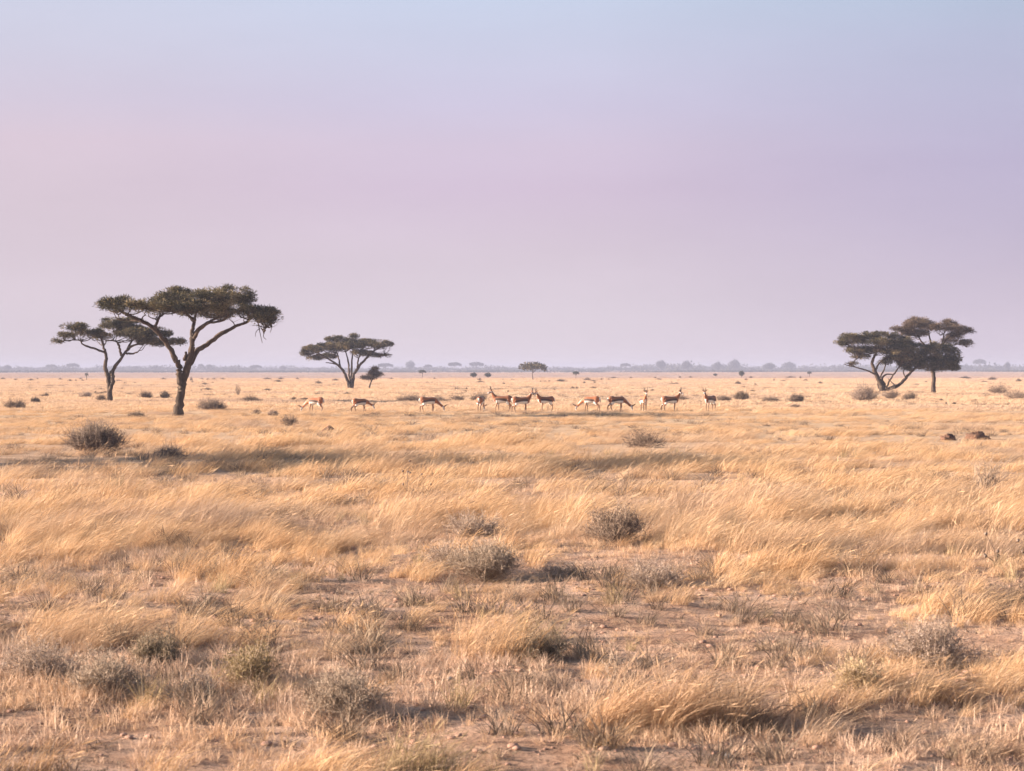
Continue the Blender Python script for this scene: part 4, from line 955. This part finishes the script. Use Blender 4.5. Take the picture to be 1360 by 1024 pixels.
# ------------------------------------------------------------------ antelope
def coat_mat():
    m, nt, out = new_mat('antelope_coat'); L = nt.links.new
    a = N(nt, 'ShaderNodeVertexColor', layer_name='coat')
    tc = N(nt, 'ShaderNodeTexCoord'); nz = N(nt, 'ShaderNodeTexNoise', i_Scale=40., i_Detail=3.0); L(tc.outputs['Object'], nz.inputs['Vector'])
    r = ramp(nt, [(.3, (.82, .82, .82)), (.7, (1.12, 1.12, 1.12))]); L(nz.outputs['Fac'], r.inputs[0])
    mx = N(nt, 'ShaderNodeMix', data_type='RGBA', blend_type='MULTIPLY'); mx.inputs[0].default_value = 1.; L(a.outputs[0], mx.inputs[6]); L(r.outputs[0], mx.inputs[7])
    d = N(nt, 'ShaderNodeBsdfPrincipled'); d.inputs['Roughness'].default_value = .7; d.inputs['Sheen Weight'].default_value = .15
    L(mx.outputs[2], d.inputs['Base Color']); L(d.outputs[0], out.inputs['Surface'])
    return m
COAT = coat_mat()

def segd(P, a, b):
    a = np.asarray(a, float); b = np.asarray(b, float); ab = b - a
    t = np.clip(((P - a) @ ab) / (ab @ ab + 1e-9), 0, 1)
    return np.linalg.norm(P - (a + t[:, None] * ab), axis=1), t

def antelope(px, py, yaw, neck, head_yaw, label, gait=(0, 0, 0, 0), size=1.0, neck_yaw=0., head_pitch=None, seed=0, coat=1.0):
    """neck: 'graze' | 'low' | 'up'. local frame: +X forward, Z up, metres"""
    rng = np.random.default_rng(seed + 100)
    m = MB()
    # trunk
    R_ = [(-.50, .70, .03, .03), (-.475, .70, .085, .075), (-.42, .69, .135, .115), (-.32, .675, .16, .14), (-.18, .655, .15, .14), (0, .64, .155, .15), (.16, .63, .168, .142), (.28, .635, .165, .122), (.38, .66, .13, .10), (.45, .68, .08, .07), (.47, .685, .03, .03)]
    P = np.array([(x, 0, z) for x, z, a, b in R_]); P[:, 1] = 0
    sq = np.array([(b * 1.26, a * 1.22) for x, z, a, b in R_])
    P2, s0 = smooth_path(P, sq[:, 0], 3); _, s1 = smooth_path(P, sq[:, 1], 3)
    tube(m, P2, np.ones(len(P2)), 18, 0, rng, True, np.stack([s0, s1], 1))
    # neck and head
    cn, sn = math.cos(neck_yaw), math.sin(neck_yaw)
    def ny(p): return np.array([.34 + (p[0] - .34) * cn, (p[0] - .34) * sn, p[1]])
    if neck == 'graze':
        NK = [(.30, .66), (.44, .60), (.60, .47), (.74, .35), (.83, .29)]; hp = -70
    elif neck == 'low':
        NK = [(.30, .67), (.45, .63), (.62, .53), (.76, .45), (.84, .41)]; hp = -52
    else:
        NK = [(.28, .68), (.41, .77), (.49, .88), (.535, .98), (.57, 1.05)]; hp = -22
    if head_pitch is not None: hp = head_pitch
    NK3 = np.array([ny(p) for p in NK])
    Q, rr = smooth_path(NK3, np.array([.15, .122, .092, .070, .058]), 4)
    tube(m, Q, rr, 12, 0, rng, True, np.stack([np.full(len(Q), .78), np.ones(len(Q))], 1))
    poll = NK3[-1]
    ha = neck_yaw + head_yaw; hpr = math.radians(hp)
    hd = np.array([math.cos(hpr) * math.cos(ha), math.cos(hpr) * math.sin(ha), math.sin(hpr)])
    side = unit(np.cross(np.array([0, 0, 1.]), hd)); hu = np.cross(hd, side)
    HP = np.array([poll - hd * .05, poll + hd * .02 + hu * .012, poll + hd * .09 + hu * .004, poll + hd * .16 - hu * .012, poll + hd * .215 - hu * .02, poll + hd * .235 - hu * .022])
    tube(m, HP, [.038, .070, .063, .047, .038, .020], 12, 0, rng, True, np.array([[.8, 1], [.85, 1], [.85, 1], [.8, .95], [.85, .9], [.8, .8]]))
    ears = []
    for sgn in (1, -1):                                   # ears: leaf shaped, out and back
        e0 = poll + hu * .035 + side * sgn * .04
        ed = unit(side * sgn * .75 + hu * .65 - hd * .25)
        EP = np.array([e0, e0 + ed * .05, e0 + ed * .11, e0 + ed * .175])
        tube(m, EP, [.016, .032, .028, .008], 8, 0, rng, True)
        ears.append(e0 + ed * .1)
    # legs
    g = gait; LG = []
    for i, sgn in ((0, 1), (1, -1)):
        y = .075 * sgn
        LG.append([(.27, y, .62), (.25 + g[i] * .25, y, .46), (.27 + g[i] * .7, y, .27), (.265 + g[i], y, .09), (.275 + g[i] * 1.05, y, .03), (.295 + g[i] * 1.05, y, -.03)])
        Q, rr = smooth_path(LG[-1], np.array([.095, .058, .033, .022, .024, .026]), 3); tube(m, Q, rr, 10, 0, rng)
    for i, sgn in ((2, 1), (3, -1)):
        y = .078 * sgn
        LG.append([(-.34, y, .64), (-.24 + g[i] * .2, y * 1.08, .49), (-.41 + g[i] * .65, y, .30), (-.375 + g[i], y, .09), (-.36 + g[i] * 1.02, y, .03), (-.34 + g[i] * 1.02, y, -.03)])
        Q, rr = smooth_path(LG[-1], np.array([.135, .092, .037, .023, .025, .026]), 3); tube(m, Q, rr, 10, 0, rng)
    # tail
    TL = np.array([[-.48, 0, .75], [-.525, 0, .70], [-.535, .01, .60], [-.53, .015, .52]])
    tube(m, TL, [.025, .022, .018, .012], 8, 0, rng)
    raw = m.mesh('raw', None)
    tmp = bpy.data.objects.new('raw', raw); COL.objects.link(tmp)
    rm = tmp.modifiers.new('r', 'REMESH'); rm.mode = 'VOXEL'; rm.voxel_size = .0095
    sm = tmp.modifiers.new('s', 'SMOOTH'); sm.factor = .5; sm.iterations = 4
    dg = bpy.context.evaluated_depsgraph_get()
    me = bpy.data.meshes.new_from_object(tmp.evaluated_get(dg)); me.name = 'antelope'
    bpy.data.objects.remove(tmp); bpy.data.meshes.remove(raw)
    n = len(me.vertices); V = np.empty(n * 3, np.float32); me.vertices.foreach_get('co', V); V = V.reshape(-1, 3).astype(float)
    # coat pattern, red scaled per animal to paint sun or shade on it
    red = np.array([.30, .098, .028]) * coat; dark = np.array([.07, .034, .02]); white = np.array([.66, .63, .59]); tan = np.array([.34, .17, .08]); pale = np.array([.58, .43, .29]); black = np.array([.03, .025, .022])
    C = np.tile(red, (n, 1))
    dT = np.abs(V[:, 1]) * 0 + np.min([segd(V, P[i], P[i + 1])[0] for i in range(len(P) - 1)], 0)
    dN = np.min([segd(V, NK3[i], NK3[i + 1])[0] for i in range(1, len(NK3) - 1)], 0)
    dH, tH = segd(V, poll - hd * .03, poll + hd * .235)
    dL = np.min([np.min([segd(V, L_[i], L_[i + 1])[0] for i in range(1, len(L_) - 1)], 0) for L_ in LG], 0)
    x, y, z = V.T
    wav = .012 * np.sin(x * 9 + 1)
    belly = z < .565 + wav + .05 * np.clip((x + .1) / .5, -.3, 1)
    band = (z < .685 + wav + .05 * np.clip((x + .1) / .5, -.3, 1)) & ~belly & (x > -.30) & (x < .36)
    C[band] = dark; C[belly & (x > -.34) & (x < .34)] = white
    back = (z > .79) & (x < .3); C[back] = red * .8
    C[(x < -.455) & (np.abs(y) < .06) & (z > .53) & (z < .76)] = white * .85                      # rump patch
    leg = (dL < .06) & (z < .53); C[leg] = tan
    inner = leg & (np.abs(y) < .058) & (z > .36); C[inner] = white * .9
    C[(z < .30) & (dL < .06)] = np.array([.22, .135, .08]); C[(z < .015)] = black
    up = (dL < .09) & (z >= .50) & (z < .60) & ((x < -.25) | (x > .22)) & (np.abs(y) > .075); C[up] = red
    nk = (dN < .085) & (x > .36); C[nk] = red * 1.05
    thr = nk & (((V - poll) @ hu) < -.0) & (np.abs(y - (x - .34) * sn / max(.2, cn)) < .035); C[thr & (z < poll[2] - .02)] = pale
    chest = (x > .39) & (z < .66) & (np.abs(y) < .05) & (dN > .07); C[chest] = white
    hd_ = (dH < .07) & (((V - poll) @ hd) > -.03); sx = (V - poll) @ side; ux = (V - poll) @ hu; fx = (V - poll) @ hd
    C[hd_] = white; C[hd_ & (ux > .02) & (fx < .13)] = red * .95
    C[hd_ & (np.abs(np.abs(sx) - .034) < .014) & (fx > .03) & (fx < .17)] = dark * 1.6     # cheek stripe through the eye
    C[hd_ & (fx > .218)] = black
    for e in ears: C[np.linalg.norm(V - e, axis=1) < .065] = tan * .75
    tl = np.min([segd(V, TL[i], TL[i + 1])[0] for i in range(3)], 0); tm = (tl < .035) & (x < -.505); C[tm] = white; C[tm & (z < .62)] = black
    # soften the borders of the patches with one neighbour pass
    ed = np.empty(len(me.edges) * 2, np.int32); me.edges.foreach_get('vertices', ed); ed = ed.reshape(-1, 2)
    for it in range(2):
        S = C.copy(); cnt = np.ones(n)
        np.add.at(S, ed[:, 0], C[ed[:, 1]]); np.add.at(S, ed[:, 1], C[ed[:, 0]]); np.add.at(cnt, ed[:, 0], 1); np.add.at(cnt, ed[:, 1], 1)
        C = S / cnt[:, None]
    ca = me.color_attributes.new('coat', 'FLOAT_COLOR', 'POINT'); ca.data.foreach_set('color', np.column_stack([C, np.ones(n)]).astype(np.float32).ravel())
    me.polygons.foreach_set('use_smooth', np.ones(len(me.polygons), bool)); me.materials.clear(); me.materials.append(COAT)
    p = at(px, py)
    o = bpy.data.objects.new('antelope', me); COL.objects.link(o)
    o.location = p; o.rotation_euler = (0, 0, math.radians(yaw)); o.scale = (size * 1.06,) * 3
    tag(o, label, 'antelope', 'antelope herd on the plain')
    for sgn in (1, -1):
        h = MB(); b = poll + hu * .045 + side * sgn * .022 + hd * .01
        HQ = np.array([b - hu * .02, b + hu * .06 - hd * .005 + side * sgn * .012, b + hu * .13 - hd * .03 + side * sgn * .045, b + hu * .20 - hd * .05 + side * sgn * .065, b + hu * .255 - hd * .03 + side * sgn * .05])
        Q, rr = smooth_path(HQ, np.array([.022, .020, .016, .011, .005]), 3)
        tube(h, Q, rr * (1 + .08 * np.sin(np.arange(len(rr)) * 2.4)), 7, 0, rng); h.build('horn', HORN, o, smooth=True)
        e = MB(); c = poll + hd * .075 + hu * .022 + side * sgn * .043
        th = np.linspace(0, PI, 6); ph = np.arange(8) / 8 * 2 * PI
        e.add(np.array([[math.sin(t) * math.cos(q), math.sin(t) * math.sin(q), math.cos(t)] for t in th for q in ph]) * .011 + c, np.array([[a * 8 + k, (a + 1) * 8 + k, (a + 1) * 8 + (k + 1) % 8, a * 8 + (k + 1) % 8] for a in range(5) for k in range(8)]))
        e.build('eye', HORN, o, smooth=True)
    return o

def herd():
    A = antelope
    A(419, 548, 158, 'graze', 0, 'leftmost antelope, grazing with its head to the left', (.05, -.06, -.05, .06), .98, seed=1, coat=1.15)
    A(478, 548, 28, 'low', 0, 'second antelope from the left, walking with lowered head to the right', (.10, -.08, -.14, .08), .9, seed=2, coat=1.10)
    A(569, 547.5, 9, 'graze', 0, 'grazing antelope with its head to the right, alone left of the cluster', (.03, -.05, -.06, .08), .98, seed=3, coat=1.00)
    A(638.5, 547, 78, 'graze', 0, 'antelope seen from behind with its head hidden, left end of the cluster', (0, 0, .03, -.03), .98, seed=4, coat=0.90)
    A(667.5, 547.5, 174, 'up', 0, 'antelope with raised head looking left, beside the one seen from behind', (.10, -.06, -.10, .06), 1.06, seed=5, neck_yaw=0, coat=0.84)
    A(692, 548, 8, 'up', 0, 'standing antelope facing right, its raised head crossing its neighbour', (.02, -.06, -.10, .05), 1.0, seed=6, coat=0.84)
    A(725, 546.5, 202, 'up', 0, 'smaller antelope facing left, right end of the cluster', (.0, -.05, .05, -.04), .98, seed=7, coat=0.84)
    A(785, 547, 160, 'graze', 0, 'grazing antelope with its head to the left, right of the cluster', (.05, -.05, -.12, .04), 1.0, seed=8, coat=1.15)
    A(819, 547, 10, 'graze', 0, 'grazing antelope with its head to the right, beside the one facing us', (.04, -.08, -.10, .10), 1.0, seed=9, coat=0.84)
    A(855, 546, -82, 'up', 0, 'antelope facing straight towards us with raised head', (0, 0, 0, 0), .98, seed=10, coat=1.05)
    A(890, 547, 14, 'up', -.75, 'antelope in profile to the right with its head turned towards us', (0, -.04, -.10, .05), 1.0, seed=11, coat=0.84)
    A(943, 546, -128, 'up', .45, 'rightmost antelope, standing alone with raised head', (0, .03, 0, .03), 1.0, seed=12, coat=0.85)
herd()

# ------------------------------------------------------------------ air
def haze():
    mb = MB(); x, y0, y1, z0, z1 = 5000., -4600., 4950., -1.3, 12.5
    V = [(-x, y0, z0), (x, y0, z0), (x, y1, z0), (-x, y1, z0), (-x, y0, z1), (x, y0, z1), (x, y1, z1), (-x, y1, z1)]
    mb.add(V, [(0, 3, 2, 1), (4, 5, 6, 7), (0, 1, 5, 4), (1, 2, 6, 5), (2, 3, 7, 6), (3, 0, 4, 7)])
    m, nt, out = new_mat('haze_air')
    v = N(nt, 'ShaderNodeVolumePrincipled'); v.inputs['Color'].default_value = (.46, .495, .65, 1); v.inputs['Density'].default_value = HAZE; v.inputs['Anisotropy'].default_value = 0.
    nt.links.new(v.outputs[0], out.inputs['Volume'])
    tag(mb.build('haze', m), kind='stuff')
HAZE = .0004
haze()

# ------------------------------------------------------------------ sun, sky, camera
EL = math.radians(15); SUN_X, SUN_Y = -1.0, .07            # the sun stands low on the left
sv = Vector((SUN_X, SUN_Y, 0)).normalized() * math.cos(EL); sv.z = math.sin(EL)
sl = bpy.data.lights.new('sun', 'SUN'); sl.energy = 5.0; sl.angle = math.radians(.6); sl.color = (1.0, .81, .66)
so = bpy.data.objects.new('sun', sl); COL.objects.link(so); so.rotation_euler = sv.to_track_quat('Z', 'Y').to_euler(); so.location = (-40, 60, 30)

w = bpy.data.worlds.new('World'); sc.world = w; w.use_nodes = True
nt = w.node_tree; nt.nodes.clear(); L = nt.links.new
EXPO = 1.88
def lin(c):
    g = sum(c) / 3; c = [g + (v - g) * .94 for v in c]
    return tuple(2 ** -EXPO * ((v / 255) / 12.92 if v / 255 <= .04045 else ((v / 255 + .055) / 1.055) ** 2.4) for v in c)
out = nt.nodes.new('ShaderNodeOutputWorld'); bg = nt.nodes.new('ShaderNodeBackground')
sky = nt.nodes.new('ShaderNodeTexSky'); sky.sky_type = 'NISHITA'; sky.sun_disc = False; sky.sun_elevation = EL; sky.sun_rotation = math.radians(-90)
tc = nt.nodes.new('ShaderNodeTexCoord'); sp = nt.nodes.new('ShaderNodeSeparateXYZ'); L(tc.outputs['Generated'], sp.inputs[0])
mz = nt.nodes.new('ShaderNodeMapRange'); mz.inputs[1].default_value = 0; mz.inputs[2].default_value = .2; L(sp.outputs['Z'], mz.inputs[0])
def zs(y): return max(0., min(1., math.sin(math.atan((HOR - y) / F)) / .2))
LEFT = [(480, (220, 206, 216)), (400, (219, 204, 215)), (270, (217, 200, 213)), (190, (220, 202, 217)), (140, (214, 203, 222)), (70, (208, 206, 226)), (0, (205, 209, 230))]
MIDC = [(480, (224, 210, 220)), (420, (221, 208, 219)), (340, (216, 201, 215)), (250, (212, 194, 216)), (195, (213, 198, 220)), (140, (208, 201, 226)), (70, (204, 206, 230)), (0, (199, 209, 233))]
RIGHT = [(480, (213, 199, 214)), (380, (203, 190, 209)), (300, (194, 183, 208)), (220, (189, 180, 209)), (150, (187, 184, 212)), (60, (185, 190, 217)), (0, (181, 195, 220))]
ramps = []
for R_ in (LEFT, MIDC, RIGHT):
    r = ramp(nt, [(zs(y), lin(c)) for y, c in R_], 'LINEAR'); L(mz.outputs[0], r.inputs[0]); ramps.append(r)
def mrange(a, b):
    m = nt.nodes.new('ShaderNodeMapRange'); m.interpolation_type = 'SMOOTHSTEP'; m.inputs[1].default_value = a; m.inputs[2].default_value = b; L(sp.outputs['X'], m.inputs[0]); return m
def mixc(f, a, b):
    m = nt.nodes.new('ShaderNodeMix'); m.data_type = 'RGBA'; L(f, m.inputs[0]); L(a, m.inputs[6]); L(b, m.inputs[7]); return m.outputs[2]
g1 = mixc(mrange(-.26, .0).outputs[0], ramps[0].outputs[0], ramps[1].outputs[0])
g2 = mixc(mrange(.0, .26).outputs[0], g1, ramps[2].outputs[0])
# the clear sky overhead takes over above the band the photo shows
nb = nt.nodes.new('ShaderNodeVectorMath'); nb.operation = 'SCALE'; nb.inputs['Scale'].default_value = .065; L(sky.outputs[0], nb.inputs[0])
mh = nt.nodes.new('ShaderNodeMapRange'); mh.interpolation_type = 'SMOOTHSTEP'; mh.inputs[1].default_value = .19; mh.inputs[2].default_value = .55; L(sp.outputs['Z'], mh.inputs[0])
allc = mixc(mh.outputs[0], g2, nb.outputs[0])
mpn = nt.nodes.new('ShaderNodeMapping'); mpn.inputs['Scale'].default_value = (7, 7, 26); L(tc.outputs['Generated'], mpn.inputs[0])
dn = nt.nodes.new('ShaderNodeTexNoise'); dn.inputs['Scale'].default_value = 1.; dn.inputs['Detail'].default_value = 5.; dn.inputs['Roughness'].default_value = .55; L(mpn.outputs[0], dn.inputs['Vector'])
dr = nt.nodes.new('ShaderNodeMapRange'); dr.inputs[1].default_value = .3; dr.inputs[2].default_value = .7; dr.inputs[3].default_value = .985; dr.inputs[4].default_value = 1.035; L(dn.outputs['Fac'], dr.inputs[0])
dv = nt.nodes.new('ShaderNodeVectorMath'); dv.operation = 'SCALE'; L(allc, dv.inputs[0]); L(dr.outputs[0], dv.inputs['Scale']); allc = dv.outputs[0]      # uneven dust in the air
L(allc, bg.inputs[0]); bg.inputs[1].default_value = 1.0; L(bg.outputs[0], out.inputs[0])

cam = bpy.data.cameras.new('camera'); co = bpy.data.objects.new('camera', cam); COL.objects.link(co); sc.camera = co
co.location = (0, 0, H); co.rotation_euler = (PI / 2, 0, 0)
cam.sensor_width = 36; cam.lens = F / 1360 * 36; cam.shift_y = (HOR - 512) / 1360
cam.clip_start = .1; cam.clip_end = 12000
cam.dof.use_dof = True; cam.dof.focus_distance = 80; cam.dof.aperture_fstop = 6.3

sc.render.engine = 'CYCLES'
cy = sc.cycles
cy.max_bounces = 5; cy.diffuse_bounces = 3; cy.glossy_bounces = 1; cy.transmission_bounces = 3; cy.transparent_max_bounces = 4; cy.volume_bounces = 0
cy.use_denoising = True; cy.denoiser = 'OPENIMAGEDENOISE'; cy.denoising_input_passes = 'RGB_ALBEDO_NORMAL'; cy.denoising_prefilter = 'ACCURATE'
cy.sample_clamp_indirect = 4
sc.view_settings.view_transform = 'Standard'; sc.view_settings.look = 'None'; sc.view_settings.exposure = EXPO; sc.view_settings.gamma = 1
sc.view_settings.use_curve_mapping = False
